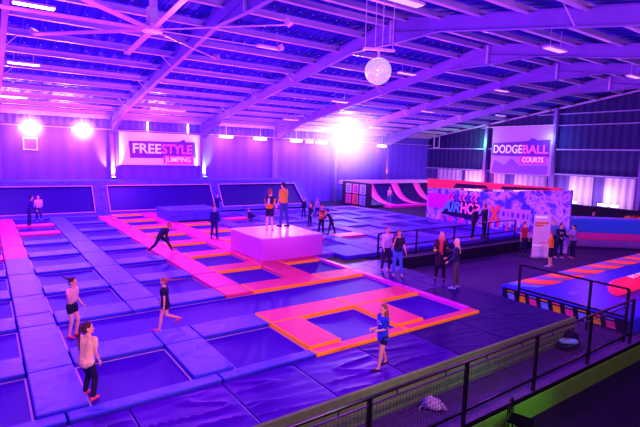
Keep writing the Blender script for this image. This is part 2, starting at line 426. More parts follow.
for k, (y0, y1) in enumerate(((7.86, 10.2), (10.2, 12.6), (12.6, 14.4))):
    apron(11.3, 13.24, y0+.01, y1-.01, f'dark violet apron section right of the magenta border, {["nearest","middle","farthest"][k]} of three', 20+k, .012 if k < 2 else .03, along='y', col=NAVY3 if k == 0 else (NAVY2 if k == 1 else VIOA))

# second court to the right of the box
LAV = mat('lavender_vinyl', (0.2, 0.09, 0.75), 0.6, var=0.15, scale=1.2, spec=.2)
VIO = mat('violet_vinyl', (0.1, 0.05, 0.66), 0.6, var=0.15, scale=1.2, spec=.2)
ECOLS = [(12.25, 14.0), (14.9, 16.65), (17.55, 19.3), (20.2, 21.95), (22.85, 24.6)]
EROWS = [(17.3+2.735*k, 19.1+2.735*k) for k in range(5)]
for ci, (x0, x1) in enumerate(ECOLS):
    for ri, (y0, y1) in enumerate(EROWS):
        make_bed(x0, x1, y0, y1, f'violet trampoline right of the box, {ORD[ci+1]} column, {ORD[ri+1]} row', group='trampolines on the right court')
    for ri in range(6):
        y1 = EROWS[ri][0] if ri < 5 else EROWS[4][1]+.93
        col = PINK if (ri in (1, 2, 4) and ci == 0) or (ri == 1 and ci == 1) else (LAV if (ri+ci) % 2 else VIO)
        cw = {PINK: 'pink', LAV: 'lavender', VIO: 'violet'}[col]
        pad(x0, x1, y1-.93 if ri else 15.2, y1, col, f'{cw} pad on right court, {ORD[ci+1]} column, {"before" if ri==0 else "behind"} {ORD[max(ri,1)]} row', side=col, group='pads on the right court')
for ci in range(6):
    x0 = 11.3 if ci == 0 else ECOLS[ci-1][1]; x1 = ECOLS[ci][0] if ci < 5 else 25.35
    for k in range(5):
        y0 = (15.2 if k == 0 else EROWS[k-1][1]); y1 = EROWS[k][1] + (0.93 if k == 4 else 0)
        y0b = max(y0, 16.0) if ci == 0 else y0
        col = VIO if (ci+k) % 3 else LAV
        pad(x0, x1, y0b, y1, col, f'{"violet" if col is VIO else "lavender"} aisle pad on right court, {ORD[ci+1]} aisle, {ORD[k+1]} from front', name='walkway_pad', group='pads on the right court')

# ------------------------------------------------------------------ wall trampolines
def wall_tramp(x0, x1, bx0, bx1, label, right_slant=False):
    t = thing('wall_trampoline', label, 'trampoline', (0,0,0), 0, 'slanted wall trampolines on the back wall')
    P = lambda x, s: Vector((x, 32.45 + s*1.28, .0 + s*2.15))      # s from 0 (foot) to 1 (top)
    th = Vector((0, .2, .0))
    s0, s1 = .12, .86; m = MB()
    sl = -.55 if right_slant else 0
    def q(a, b, c, d): m.prism([a, b, c, d], th)
    q(P(x0,0), P(x1,0), P(x1+sl*s0,s0), P(x0,s0)); q(P(x0,s1), P(x1+sl*s1,s1), P(x1+sl,1), P(x0,1))
    q(P(x0,s0), P(bx0,s0), P(bx0,s1), P(x0,s1)); q(P(bx1,s0), P(x1+sl*s0,s0), P(x1+sl*s1,s1), P(bx1+sl*.8,s1))
    m.prism([P(x0,1), P(x1+sl,1), P(x1+sl,1)+Vector((0,2.7,0)), P(x0,1)+Vector((0,2.7,0))], (0,0,-.1))
    if right_slant: m.prism([P(x1,0)+Vector((0,.1,0)), P(x1+sl,1)+Vector((0,.1,0)), P(x1+sl,1)+Vector((0,2.7,0)), P(x1,0)+Vector((0,3.9,0))], (-.08,0,0))
    m.build('border_pad', BLUE, t, fixn=True)
    i = Vector((0, .1, -.04)); m = MB()
    m.prism([P(bx0,s0)+i, P(bx1,s0)+i, P(bx1+sl*.8,s1)+i, P(bx0,s1)+i], Vector((0,.03,0)))
    m.build('jump_bed', mat('wall_bed_mesh', (0.03, 0.003, 0.2), .5), t, fixn=True)
    m = MB(); up = Vector((0,-.86,.5)); f = Vector((0,-.03,.015))
    c = [P(bx0,s0)+f, P(bx1,s0)+f, P(bx1+sl*.8,s1)+f, P(bx0,s1)+f]
    for a in range(4): m.beam(c[a], c[(a+1)%4], .05, .05, up=up)
    m.build('edge_webbing', mat('edge_webbing_pink', (0.85,0.5,0.85), .6), t)
wall_tramp(-2.3, 6.15, -1.6, 5.7, 'slanted wall trampoline in blue surround, left of the three')
wall_tramp(6.17, 14.05, 6.6, 13.75, 'slanted wall trampoline in blue surround, below the freestyle banner')
wall_tramp(14.07, 22.3, 14.4, 21.6, 'slanted wall trampoline with sloping blue end, behind the white box', True)

# ------------------------------------------------------------------ white box, blue mat block
t = thing('jump_box', 'large pale pink jump box that two boys stand on', 'box', (8.65, 15.9, .1))
BOXS = mat('box_side_vinyl', (0.92, 0.25, 0.8), .5); BOXT = mat('box_top_vinyl', (0.95, 0.72, 0.95), .35, var=.12, scale=.7)
MB().box(0, 2.85, 0, 2.9, 0, .86).build('body', BOXS, t, bevel=.02)
MB().box(-.01, 2.86, -.01, 2.91, .862, .92).build('top_panel', BOXT, t, bevel=.02)
t = thing('landing_mat', 'thick blue landing mat block lying before the middle wall trampoline', 'mat', (8.85, 27.7, .1))
m = MB(); 
for k in range(2): m.box(0, 3.2, 0, 2.6, .29*k+.005, .29*(k+1))
m.build('foam_body', BLUE, t, bevel=.03)
MB().box(-.015, 3.215, -.015, 2.615, .585, .63).build('cover', BLUE, t, bevel=.02)

# ------------------------------------------------------------------ quarter-pipe ramp wall with three pink runs
def qp_profile(n=10):                        # (y, z) from the lip down to the toe
    out = [(33.6, 1.85)]
    for k in range(n+1):
        a = PI/2*k/n
        out.append((33.6 - .35 - 2.6*(1-math.cos(a))*1.0 , 1.85 - .15 - 1.6*math.sin(a)))
    return out
prof = [(33.75,1.85),(33.5,1.5),(33.2,1.1),(32.85,.72),(32.4,.42),(31.8,.2),(31.1,.1),(30.2,.06)]
def ribbon(m, x0, x1, pr, th, mi=0):
    n = len(pr); vs = []
    for y, z in pr: vs += [(x0,y,z),(x1,y,z),(x1,y+th,z-th*.4),(x0,y+th,z-th*.4)]
    fs = [(0,1,2,3)]
    for k in range(n-1):
        a = 4*k; b_ = a+4
        for e in range(4): fs.append((a+e, b_+e, b_+(e+1)%4, a+(e+1)%4))
    fs.append(tuple(4*(n-1)+e for e in (3,2,1,0)))
    m.add(vs, fs, mi)
t = thing('ramp_wall', 'dark curved ramp wall with pink runs and pale top beam', 'ramp')
m = MB(); ribbon(m, 26.4, 38.2, [(y+.06, z-.03) for y, z in prof], .12); m.build('curved_bed', mat('ramp_bed', (0.025,0.008,0.2), .5), t, fixn=True, smooth=True)
for xa in (29.2, 32.4, 35.45):
    m = MB(); ribbon(m, xa, xa+.85, prof, .1); m.build('pink_run', mat('ramp_pink', (1.0,0.1,0.62), .5, emit=.12, ecol=(1,.1,.8)), t, fixn=True, smooth=True)
MB().box(26.3, 38.2, 33.55, 34.1, 1.72, 2.05).build('top_beam', mat('pale_lilac_beam', (0.75,0.5,0.9), .5), t)
MB().box(28.3, 38.2, 29.3, 30.25, -.1, .1).build('toe_pad', MAG, t, bevel=.02)
m = MB(); m.prism([(26.2,29.6,-.1),(26.2,33.4,-.1),(26.2,33.4,2.05),(26.2,29.6,2.0)], (.12,0,0)); m.build('side_panel', DARK, t, fixn=True)
cols6 = [((.75,.75,.95),'pale','upper left'), ((1.0,.25,.55),'pink','upper middle'), ((.55,.65,1),'pale blue','upper right'), ((1.,.08,.3),'red','lower left'), ((1.,.2,.15),'scarlet','lower middle'), ((.35,.45,1),'blue','lower right')]
for k, (cc, cwd, pos) in enumerate(cols6):
    y1 = 32.9 - (k % 3)*.95; z0 = 1.05 if k < 3 else .12
    t = thing('square_poster', f'{cwd} square poster, {pos} of six on the dark ramp side', 'poster', (26.19, y1-.4, z0), 0, 'posters on the ramp side panel')
    MB().box(-.02, 0, -.38, .38, 0, .82).build('sheet', mat(f'poster_{k}', cc, .6), t)
    m = MB()
    for j in range(4): m.box(-.03, -.021, -.28, .28-.09*((j*3+k) % 3), .12+j*.16, .12+j*.16+.07)
    m.build('print', mat('poster_print', (.08,.03,.2), .6) if k not in (3,) else mat('poster_print_b', (.2,.1,.6), .6), t)

# ------------------------------------------------------------------ banners
M = frame_matrix((0,0,0),(1,0,0),(0,0,1))
t = thing('freestyle_banner', 'white banner reading FREESTYLE JUMPING on the back wall', 'banner', (11.18, 36.3, 3.22))
SH = mat('banner_sheet', (0.92,0.8,0.95), .7, var=.06, emit=.15, ecol=(1,.6,1)); PAN = mat('banner_panel', (0.24,0.05,0.6), .7); LP = mat('letter_pink', (1.0,0.12,0.65), .6, emit=.35, ecol=(1,.12,.8)); LW = mat('letter_white', (0.95,0.85,1.0), .6, emit=.3, ecol=(1,.75,1)); MGP = mat('banner_magenta', (0.95,0.08,0.75), .7)
m = MB().box(-3.13, 3.13, 0, .04, 0, 2.28); m.build('sheet', SH, t)
m = MB(); m.prism([(-2.4,-.015,.45),(2.55,-.015,.5),(2.45,-.015,1.75),(-2.5,-.015,1.68)], (0,.014,0))
m.prism([(1.1,-.015,1.7),(1.6,-.015,1.92),(1.75,-.015,1.7)], (0,.014,0)); m.build('dark_panel', PAN, t, fixn=True)
m = MB(); m.prism([(0,-.03,.02),(2.35,-.03,.02),(2.4,-.03,.68),(0,-.03,.68)], (0,.014,0)); m.build('magenta_panel', MGP, t, fixn=True)
text_mesh('FREE', .98, LW, 'lettering', t, Matrix.Translation((-1.2,-.03,1.12)) @ M, .02, 2.05)
text_mesh('STYLE', .98, LP, 'lettering', t, Matrix.Translation((1.05,-.03,1.12)) @ M, .02, 2.3)
text_mesh('JUMPING', .55, LW, 'lettering', t, Matrix.Translation((1.15,-.045,.36)) @ M, .01, 2.0)
MB().box(-3.2, 3.2, -.02, .02, -.06, .0).box(-3.2, 3.2, -.02, .02, 2.28, 2.34).build('batten', WHITE, t)

t = thing('dodgeball_banner', 'white banner reading DODGEBALL COURTS on the gable wall', 'banner', (39.95, 24.95, 2.98))
M2 = frame_matrix((0,0,0),(0,-1,0),(0,0,1))
m = MB().box(-.02, .02, -2.95, 3.0, 0, 4.35); m.build('sheet', mat('banner_sheet_violet', (0.62,0.32,0.92), .7, var=.1, emit=.05, ecol=(.9,.4,1)), t)
MB().box(-.01,.045,-3.0,3.85,4.35,4.42).build('batten', WHITE, t)
m = MB(); m.prism([(-.03,2.9,1.7),(-.03,-2.75,1.62),(-.03,-2.75,3.15),(-.03,2.9,2.85)], (-.01,0,0)); m.prism([(-.03,-.6,3.0),(-.03,-1.1,3.3),(-.03,-1.6,3.1)], (-.01,0,0))
m.prism([(-.03,2.9,0.1),(-.03,2.6,1.3),(-.03,1.6,.8),(-.03,.8,1.5),(-.03,0,.8),(-.03,-2.7,.9),(-.03,-2.7,.1)], (-.01,0,0), 1)
m.build('dark_panel', [PAN, mat('banner_shape', (.4,.15,.75), .7)], t, fixn=True)
m = MB(); m.box(-.06, -.05, -2.55, .0, 1.0, 1.72); m.build('magenta_panel', MGP, t)
text_mesh('DODGE', 1.05, LW, 'lettering', t, Matrix.Translation((-.06,1.3,2.27)) @ M2, .02, 2.95)
text_mesh('BALL', 1.05, LP, 'lettering', t, Matrix.Translation((-.06,-1.42,2.27)) @ M2, .02, 2.4)
text_mesh('COURTS', .6, LW, 'lettering', t, Matrix.Translation((-.08,-1.28,1.36)) @ M2, .01, 2.0)

# ------------------------------------------------------------------ mural wall
def graffiti():
    m = bpy.data.materials.new('graffiti_paint'); m.use_nodes = True; nt = m.node_tree; b = nt.nodes['Principled BSDF']
    tc = nt.nodes.new('ShaderNodeTexCoord'); n = nt.nodes.new('ShaderNodeTexNoise'); n.inputs['Scale'].default_value = .9; n.inputs['Detail'].default_value = 5; n.inputs['Distortion'].default_value = 2.2
    nt.links.new(tc.outputs['Object'], n.inputs['Vector'])
    r = nt.nodes.new('ShaderNodeValToRGB'); nt.links.new(n.outputs['Fac'], r.inputs['Fac'])
    e = r.color_ramp.elements; e[0].position = .3; e[0].color = (.08,.05,.5,1); e[1].position = .75; e[1].color = (.95,.45,.95,1)
    for p, c in ((.42,(.12,.15,.9,1)),(.5,(.7,.5,1,1)),(.57,(.9,.75,1,1)),(.64,(.3,.2,.95,1))):
        x = r.color_ramp.elements.new(p); x.color = c
    nt.links.new(r.outputs['Color'], b.inputs['Base Color']); b.inputs['Roughness'].default_value = .6
    return m
GR = graffiti()
t = thing('mural_panel', 'graffiti mural wall panel with AIRHOP lettering and arrow bands', 'mural', (25.4, 0, 0))
# local: y along wall, x toward camera is negative
m = MB(); m.prism([(0,22.7,-.1),(0,17.9,-.1),(0,17.9,2.28),(0,22.7,2.2)], (.12,0,0)); m.build('panel', GR, t, fixn=True)
m = MB(); m.prism([(-.015,22.6,.9),(-.015,21.1,.9),(-.015,20.7,1.85),(-.015,22.6,1.9)], (.012,0,0)); m.build('magenta_patch', MAG, t, fixn=True)
m = MB(); m.prism([(-.03,21.4,.55),(-.03,18.4,.35),(-.03,18.4,1.95),(-.03,20.5,1.95),(-.03,20.4,1.5)], (.012,0,0)); m.build('black_patch', mat('mural_black', (.02,.01,.1), .7), t, fixn=True)
text_mesh('AIR', .95, mat('logo_blue', (.15,.35,1), .6, emit=.15), 'lettering', t, Matrix.Translation((-.05,20.55,1.08)) @ M2, .03, 1.5, shear=.25)
text_mesh('HOP', .95, LP, 'lettering', t, Matrix.Translation((-.05,19.05,1.08)) @ M2, .03, 1.45)
CHC = [mat('chev_red', (1,.06,.35), .6), mat('chev_blue', (.12,.2,1), .6), mat('chev_coral', (1,.3,.45), .6), mat('chev_magenta', (.9,.1,.8), .6)]
m = MB()
def chev(y, z, w, h, d, mi): m.prism([(-.045,y,z+h/2),(-.045,y+d,z),(-.045,y,z-h/2),(-.045,y-w,z-h/2),(-.045,y-w+d,z),(-.045,y-w,z+h/2)], (.012,0,0), mi)
for k, mi in enumerate((0,0,1,3,2,1,3,2,1)): chev(20.75-.3*k, 1.75, .2, .42, .18, mi)
m.build('stripe_pattern', CHC, t, fixn=True); m = MB()
for k, mi in enumerate((0,1,0,3,1,0,3)): chev(21.5-.3*k, .25, .2, .42, -.18, mi)
m.build('stripe_pattern', CHC, t, fixn=True)
t = thing('mural_panel', 'lilac and blue graffiti mural panel with red cross, behind orange shirt', 'mural', (25.4, 0, 0))
m = MB(); m.prism([(0,17.88,-.1),(0,14.62,-.1),(0,14.62,-.62),(0,12.7,-.62),(0,12.7,2.8),(0,17.88,2.3)], (.12,0,0)); m.build('panel', GR, t, fixn=True)
m = MB(); m.prism([(-.03,16.9,.75),(-.03,14.9,.72),(-.03,14.9,1.5),(-.03,16.9,1.35)], (.012,0,0)); m.build('lilac_block', mat('mural_lilac', (.75,.5,.95), .6), t, fixn=True)
m = MB()
for k, (y, a, h) in enumerate(((16.7,.16,.3),(16.35,.06,.3),(16.1,.16,.3),(15.75,.16,.3),(15.4,.16,.3),(15.1,.08,.3))): m.box(-.045, -.03, y-a, y, .93, .93+h)
m.build('block_marks', PAN, t)
m = MB(); m.beam((-.04,17.5,.5),(-.04,16.95,1.55),.02,.22,up=(0,1,0)); m.beam((-.05,17.5,1.45),(-.05,17.0,.55),.02,.22,up=(0,1,0)); m.build('red_cross', mat('mural_red', (1,.1,.12), .6, emit=.1), t)
m = MB()
random.seed(3)
for k in range(16):
    y = 17.6-.19*k; z = .05+random.random()*.35
    m.prism([(-.03-.002*k,y,z),(-.03-.002*k,y-.2,z),(-.03-.002*k,y-.26,z+.32),(-.03-.002*k,y-.05,z+.4)], (.012,0,0), k % 3)
m.build('paint_blots', [mat('blot_red', (1,.07,.25), .6), mat('blot_white', (.8,.7,1), .6), mat('blot_blue', (.1,.1,.8), .6)], t, fixn=True)
# red padded beam above
t = thing('red_beam', 'long red padded beam with dark slots above the mural', 'beam', (25.55, 0, 0))
m = MB(); m.prism([(0,22.9,2.2),(0,13.4,2.68),(0,13.4,2.86),(0,22.9,2.85)], (.2,0,0)); m.build('red_cover', mat('red_vinyl', (1.0,.06,.1), .5, emit=.1), t, fixn=True)
m = MB(); m.prism([(-.02,20.6,2.35),(-.02,17.9,2.5),(-.02,18.1,2.68),(-.02,20.4,2.66)], (.015,0,0)); m.prism([(-.02,17.0,2.5),(-.02,14.0,2.72),(-.02,14.0,2.78),(-.02,17.0,2.7)], (.015,0,0)); m.build('dark_slot', DARK, t, fixn=True)

# ------------------------------------------------------------------ rails
def wire(m, p0, p1, z0, z1, step, r):
    p0 = Vector(p0); p1 = Vector(p1); n = max(1, int((p1-p0).length/step)); d = (p1-p0)/n
    for k in range(1, n):
        q = p0+d*k; m.beam(q+Vector((0,0,z0)), q+Vector((0,0,z1)), r, r, up=(1,0,0))
    k = z0
    while k < z1:
        m.beam(p0+Vector((0,0,k)), p1+Vector((0,0,k)), r, r); k += step
WIRE = mat('wire_mesh', (0.07,0.06,0.1), .4)
def rail(label, pts, z0, z1, mesh=True, name='guard_rail', r=.03, bottom=.28):
    t = thing(name, label, 'railing', (0,0,z0)); h = z1-z0
    for p in pts: MB().box(p[0]-.03, p[0]+.03, p[1]-.03, p[1]+.03, 0, h).build('post', BLACK, t)
    m = MB()
    for a, b_ in zip(pts, pts[1:]): m.tube((a[0],a[1],h), (b_[0],b_[1],h), r, 10)
    m.build('top_rail', BLACK, t, smooth=False)
    m = MB()
    for a, b_ in zip(pts, pts[1:]): m.beam((a[0],a[1],bottom), (b_[0],b_[1],bottom), .04, .05)
    m.build('bottom_rail', BLACK, t)
    if mesh:
        for a, b_ in zip(pts, pts[1:]):
            m = MB(); wire(m, (a[0],a[1],0), (b_[0],b_[1],0), bottom, h-.12, .075, .005)
            m.beam((a[0],a[1],h-.12), (b_[0],b_[1],h-.12), .02, .02)
            q = [(Vector((a[0],a[1],h-.12))*(1-k)+Vector((b_[0],b_[1],h-.12))*k) for k in (.25, .75)]
            for v in q: m.beam(v, v+Vector((0,0,.12)), .02, .02, up=(1,0,0))
            m.build('mesh_panel', WIRE, t)
    return t
rail('black mesh guard rail along the near walkway in front of the court', [(x, 5.13+.012*(x-4.7)) for x in (-.2, 2.25, 4.7, 7.1, 9.5, 11.95, 14.4)], F0, .6)
rail('thin black rail along the front edge of the right court', [(13.65, 14.8), (16.0, 14.8), (18.7, 14.85), (21.5, 14.9), (24.0, 14.95)], -.1, 1.0, mesh=False, r=.025, bottom=.5)
rail('black rail beside the blue airtrack, running away from the near rail', [(14.4, 5.4), (14.4, 6.4), (14.4, 8.65)], F0, .85, mesh=False, r=.03, bottom=.7)
# dark screen on the right court front
tag(MB().box(13.3, 23.8, 14.45, 14.58, F0, -.02).build('fascia_panel', DARK), 'dark fascia panel facing the walkway below the right court', 'panel')
struct(MB().box(13.3, 24.2, 14.42, 14.6, -.1, -.03).build('trim_3', mat('edge_trim', (.3,.2,.4), .5)))
# low wall under the near rail
GREENW = mat('low_wall_greenlit', (0.12, 0.5, 0.03), .8, var=.2)  # green light on this wall put into its colour
struct(MB().box(-6, 30, 5.0, 5.08, -1.08, F0).build('wall_front', GREENW))
struct(MB().box(-6, 30, 5.04, 5.1, F0, -.6).build('trim_4', mat('kerb_black', (.008,.007,.01), .95, spec=.05)))
# dark metal chair on the near floor
t = thing('bar_chair', 'dark metal chair on the near floor by the green-lit low wall', 'chair', (8.12, 4.62, -1.08), .3)
MB().box(-.2,.2,-.2,.2,.44,.48).build('seat', mat('dull_black', (.006,.005,.008), .9, spec=.05), t, bevel=.015)
for sx in (-1,1):
    for sy in (-1,1): MB().tube((sx*.2,sy*.2,0),(sx*.17,sy*.17,.44),.014).build('leg', BLACK, t)
m = MB()
for k in range(8):
    a0 = PI*k/8; a1 = PI*(k+1)/8
    m.tube((-.19*math.cos(a0),.2,.62+.22*math.sin(a0)),(-.19*math.cos(a1),.2,.62+.22*math.sin(a1)),.016)
for sx in (-.19,-.06,.06,.19): m.tube((sx,.2,.46),(sx,.2,.62+.22*math.sqrt(max(0,1-(sx/.19)**2))),.012)
m.build('backrest', BLACK, t)

# ------------------------------------------------------------------ airtrack island, inflatable wall
t = thing('airtrack', 'big blue inflatable airtrack with striped back edge and coloured squares', 'airtrack', (15.05, 5.45, F0))
MB().box(0, 12.4, 0, 4.3, 0, .5).build('body', mat('airtrack_blue', (0.08,0.10,1.0), .4, var=.15, scale=.8), t, bevel=.08, seg=3)
ST = [mat('stripe_pink', (1,.1,.5), .5, emit=.22, ecol=(1,.05,.35)), mat('stripe_orange', (1,.35,.05), .5, emit=.3, ecol=(1,.2,.03)), mat('stripe_blue', (.2,.3,1), .5, emit=.15)]  # stripes glow faintly by themselves to look less muted
m = MB(); k = 0; x = .25
while x < 12.0:
    w = .42; mi = (2,0,1,0)[k % 4]
    pts = [(x,4.22,.505),(x+w*.9,4.22,.505),(x+w*.9+.3,3.8,.505),(x+w*.9+.95,3.3,.505),(x+.5,3.3,.505),(x+.1,3.75,.505)]
    m.prism(pts, (0,0,.004), mi); x += w; k += 1
m.build('stripe_band', ST, t, fixn=True)
MB().box(-.012, 0, .1, 4.2, .02, .42).build('side_band', mat('band_black', (.02,.01,.06), .6), t)
SQ = [mat('sq_red', (1,.06,.35), .5, emit=.1), mat('sq_blue', (.25,.3,1), .5, emit=.1), mat('sq_orange', (1,.4,.03), .5, emit=.1)]
m = MB()
for k in range(9):
    y = 4.0-.41*k; m.prism([(-.02,y,.27),(-.02,y-.25,.27),(-.02,y-.3,.06),(-.02,y-.05,.06)], (.006,0,0), (1,2,0)[k % 3])
    m.prism([(-.02,y+.02,.36),(-.02,y-.23,.36),(-.02,y-.24,.32),(-.02,y+.01,.32)], (.006,0,0), (2,0,1)[k % 3])
m.build('square_band', SQ, t, fixn=True)
m = MB().box(1.0,1.1,2.2,2.43,.502,.507).box(1.2,1.3,2.2,2.43,.502,.507); m.build('white_mark', mat('pale_mark', (.5,.55,1), .5), t)
tag(MB().ell((18.6,8.25,-.15+.024),.35,.14,.02).build('cloth_scrap', mat('pale_cloth', (.4,.45,1), .7), smooth=True), 'small pale blue cloth lying on the airtrack', 'cloth')
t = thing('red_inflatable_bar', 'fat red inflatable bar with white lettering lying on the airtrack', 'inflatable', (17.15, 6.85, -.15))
m = MB(); RED = mat('red_inflatable', (1.0,.03,.12), .4, emit=.55, ecol=(1,.02,.15))  # red vinyl made to glow so it looks brighter
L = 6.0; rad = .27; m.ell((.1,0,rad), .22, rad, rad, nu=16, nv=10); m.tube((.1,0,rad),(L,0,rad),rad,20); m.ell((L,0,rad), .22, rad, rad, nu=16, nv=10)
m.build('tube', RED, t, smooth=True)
for k in range(14):
    x = 1.0+k*.32; a = (.2,.12,.22)[k % 3]
    MB().prism([(x,-.12,2*rad-.03),(x+a,-.12,2*rad-.03),(x+a,.06,2*rad+.005),(x,.06,2*rad+.005)], (0,0,.012)).build('letter', LW, t, fixn=True)

t = thing('inflatable_barrier', 'long inflatable barrier in blue, magenta and lilac along the far right', 'inflatable', (26.6, 14.9, F0), math.atan2(-.66, .75))
MB().box(0, 13, 0, 1.0, 0, .45).build('base_tube', mat('infl_lilac', (.6,.35,.8), .4), t, bevel=.15, seg=4)
MB().box(0, 13, .06, .9, .45, .85).build('magenta_tube', mat('infl_magenta', (1,.04,.5), .4, emit=.12), t, bevel=.14, seg=4)
MB().box(0, 13, .1, 1.3, .85, 1.7).build('blue_tube', mat('infl_blue', (.08,.2,1), .4, emit=.14, ecol=(.08,.12,1)), t, bevel=.18, seg=4)  # self-glow added to brighten the blue tube
m = MB()
for k in range(20): m.obox((.4+k*.62, .45, 1.705), .3, .5, .01)
m.build('red_tabs', mat('tab_red', (.9,.1,.5), .5), t)
tag(MB().box(37.4, 37.6, 8, 23, F0, 1.0).build('low_partition', DARK), 'dark low partition standing before the pale ribbed wall', 'partition')
t = thing('orange_crate', 'row of orange and red foam blocks on top of the far barrier', 'blocks', (36.9, 13.2, .25))
m = MB()
for k in range(7): m.box(-.3, .3, k*.38-1.3, k*.38+.33-1.3, .0, .42 if k % 2 else .36, k % 2)
m.build('foam_block', [mat('foam_orange', (1,.25,.05), .7, emit=.1), mat('foam_red', (.8,.05,.1), .7)], t)
MB().box(-.35, .35, -1.4, 1.4, -.9, -.01).build('dark_stand', DARK, t)
for y, nm in ((19.6, 'left'), (16.5, 'right')):
    t = thing('strip_light', f'glowing white strip light low on the far right wall, {nm} of two', 'light', (38.6, y, 1.02), 0, 'strip lights on the far right')
    MB().box(-.04, .06, -.75, .75, 0, .1).build('housing', WHITE, t)
    MB().box(-.12, -.04, -.72, .72, .0, .12).build('tube', mat('strip_tube', (1,.9,1), .4, emit=9, ecol=(.95,.75,1)), t)
    MB().box(-.05, .05, -.05, .05, -1.67, 0).build('stand', BLACK, t)

# roll-up banner
t = thing('pull_up_banner', 'tall lilac pull-up banner stand behind the person in orange', 'banner', (23.2, 12.95, F0), R(-36))
MB().box(-.47,.47,-.1,.1,0,.1).build('base', WHITE, t, bevel=.02)
MB().box(-.43,.43,-.01,.01,.1,2.25).build('sheet', mat('pullup_sheet', (.85,.5,.9), .6, var=.15, scale=1.2, emit=.1, ecol=(1,.5,1)), t)
for z, a in ((2.05,.3),(1.75,.36),(1.62,.22)): MB().box(-.38,-.38+2*a,-.02,-.011,z,z+.09).build('print', LW if z > 1.9 else mat('print_orange', (1,.35,.05), .6), t)
MB().box(-.43,.43,-.02,-.011,.62,.66).build('stripe', LW, t)
MB().tube((0,.03,.1),(0,.03,2.25),.012).build('pole', BLACK, t)

# ------------------------------------------------------------------ ceiling fan
t = thing('ceiling_fan', 'huge eight-bladed ceiling fan on a drop pole', 'fan', (4.02, 13.9, 7.6), 0)
FM = mat('fan_aluminium', (.85,.62,.85), .35)
m = MB().tube((0,0,-.06),(0,0,.12),.28,20); m.tube((0,0,.12),(0,0,.3),.16,16); m.build('hub', FM, t)
m = MB().box(-.06,.06,-.06,.06,.3,2.1).box(.1,.14,-.02,.02,.3,2.1); m.build('drop_pole', FM, t)
MB().box(-.13,.13,-.13,.13,.3,.6).build('motor', WHITE, t, bevel=.03)
for k in range(8):
    a = R(-4+45*k); M3 = Matrix.Rotation(a, 3, 'Z'); tilt = Matrix.Rotation(R(12), 3, 'X')
    m = MB(); m.obox(M3 @ Vector((2.05,0,0)), 3.7, .17, .03, M3 @ tilt)
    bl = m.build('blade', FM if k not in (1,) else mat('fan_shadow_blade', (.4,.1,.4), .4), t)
    m = MB(); m.obox(M3 @ Vector((3.95,0,.06)), .16, .2, .16, M3 @ Matrix.Rotation(R(-35), 3, 'Y')); m.build('winglet', FM, bl)

# ------------------------------------------------------------------ mirror ball
t = thing('mirror_ball', 'big mirrored disco ball hanging from a bar on rods', 'disco ball', (10.36, 11.59, 6.97))
m = MB(); nv = 18
for j in range(nv):
    p0 = -PI/2+PI*j/nv; p1 = p0+PI/nv; nu = max(4, int(40*math.cos((p0+p1)/2)))
    for i in range(nu):
        a0 = 2*PI*i/nu; a1 = 2*PI*(i+1)/nu; g = .06*PI/nv; ga = .05*2*PI/nu
        r = .42; q = lambda a, p: (r*math.cos(p)*math.cos(a), r*math.cos(p)*math.sin(a), r*math.sin(p))
        m.add([q(a0+ga,p0+g), q(a1-ga,p0+g), q(a1-ga,p1-g), q(a0+ga,p1-g)], [(0,1,2,3)])
m.build('mirror_tiles', mat('mirror_tile', (.95,.85,1), .15, metal=.8, emit=.55, ecol=(.85,.65,1)), t)  # tiles emit light themselves, standing in for spotlit brightness
MB().ell((0,0,0),.412,.412,.412,nu=24,nv=14).build('core', mat('ball_core', (.6,.4,.8), .4), t, smooth=True)
MB().tube((0,0,.42),(0,0,.62),.04).build('motor', WHITE, t)
MB().beam((-.48,.2,.66),(.48,-.2,.66),.12,.07).build('bar', WHITE, t)
for k in (-.42,-.12,.1,.42): MB().tube((k,-.42*k,.69),(k,-.42*k,2.2),.012).build('rod', WHITE, t)

# ------------------------------------------------------------------ hanging battens
HL = [((1.58,18.19,8.73),'brightly lit, nearest the left edge',1), ((1.63,24.16,7.74),'brightly lit, below the left edge',1), ((1.5,29.81,6.82),'lit, low at far left near the wall',1), ((10.17,18.25,8.71),'above and left of the disco ball',0),
      ((18.87,24.61,7.67),'left of the bright spotlight',0), ((27.48,30.7,6.67),'just above the bright spotlight',0), ((10.11,30.14,6.77),'above the freestyle banner',0), ((18.66,30.19,6.76),'near the back wall, past second frame',0),
      ((18.61,18.52,8.67),'right of the disco ball',0), ((27.28,18.65,8.65),'above the mural',0), ((27.17,24.68,7.66),'between the far roof frames',0), ((17.4,9.8,8.36),'large, nearest of those right of ball',0),
      ((26.23,10.65,8.5),'at the right edge of view',0), ((9.12,9.28,8.28),'cut by the top edge of view',0), ((35.2,24.0,7.9),'farthest, by the green-lit column',0)]
for (x, y, z), w, lit in HL:
    t = thing('hanging_light', f'flat ceiling light on two rods, {w}', 'light', (x, y, z), R(0), 'flat lights hung from the roof')
    MB().box(-.6,.6,-.16,.16,0,.07).build('housing', WHITE, t, bevel=.01)
    MB().box(-.56,.56,-.13,.13,-.02,0).build('diffuser', LAMP if lit else LAMPDIM, t)
    for s in (-.35,.35): MB().tube((s,0,.07),(s,0,.72),.012).build('rod', PURL, t)
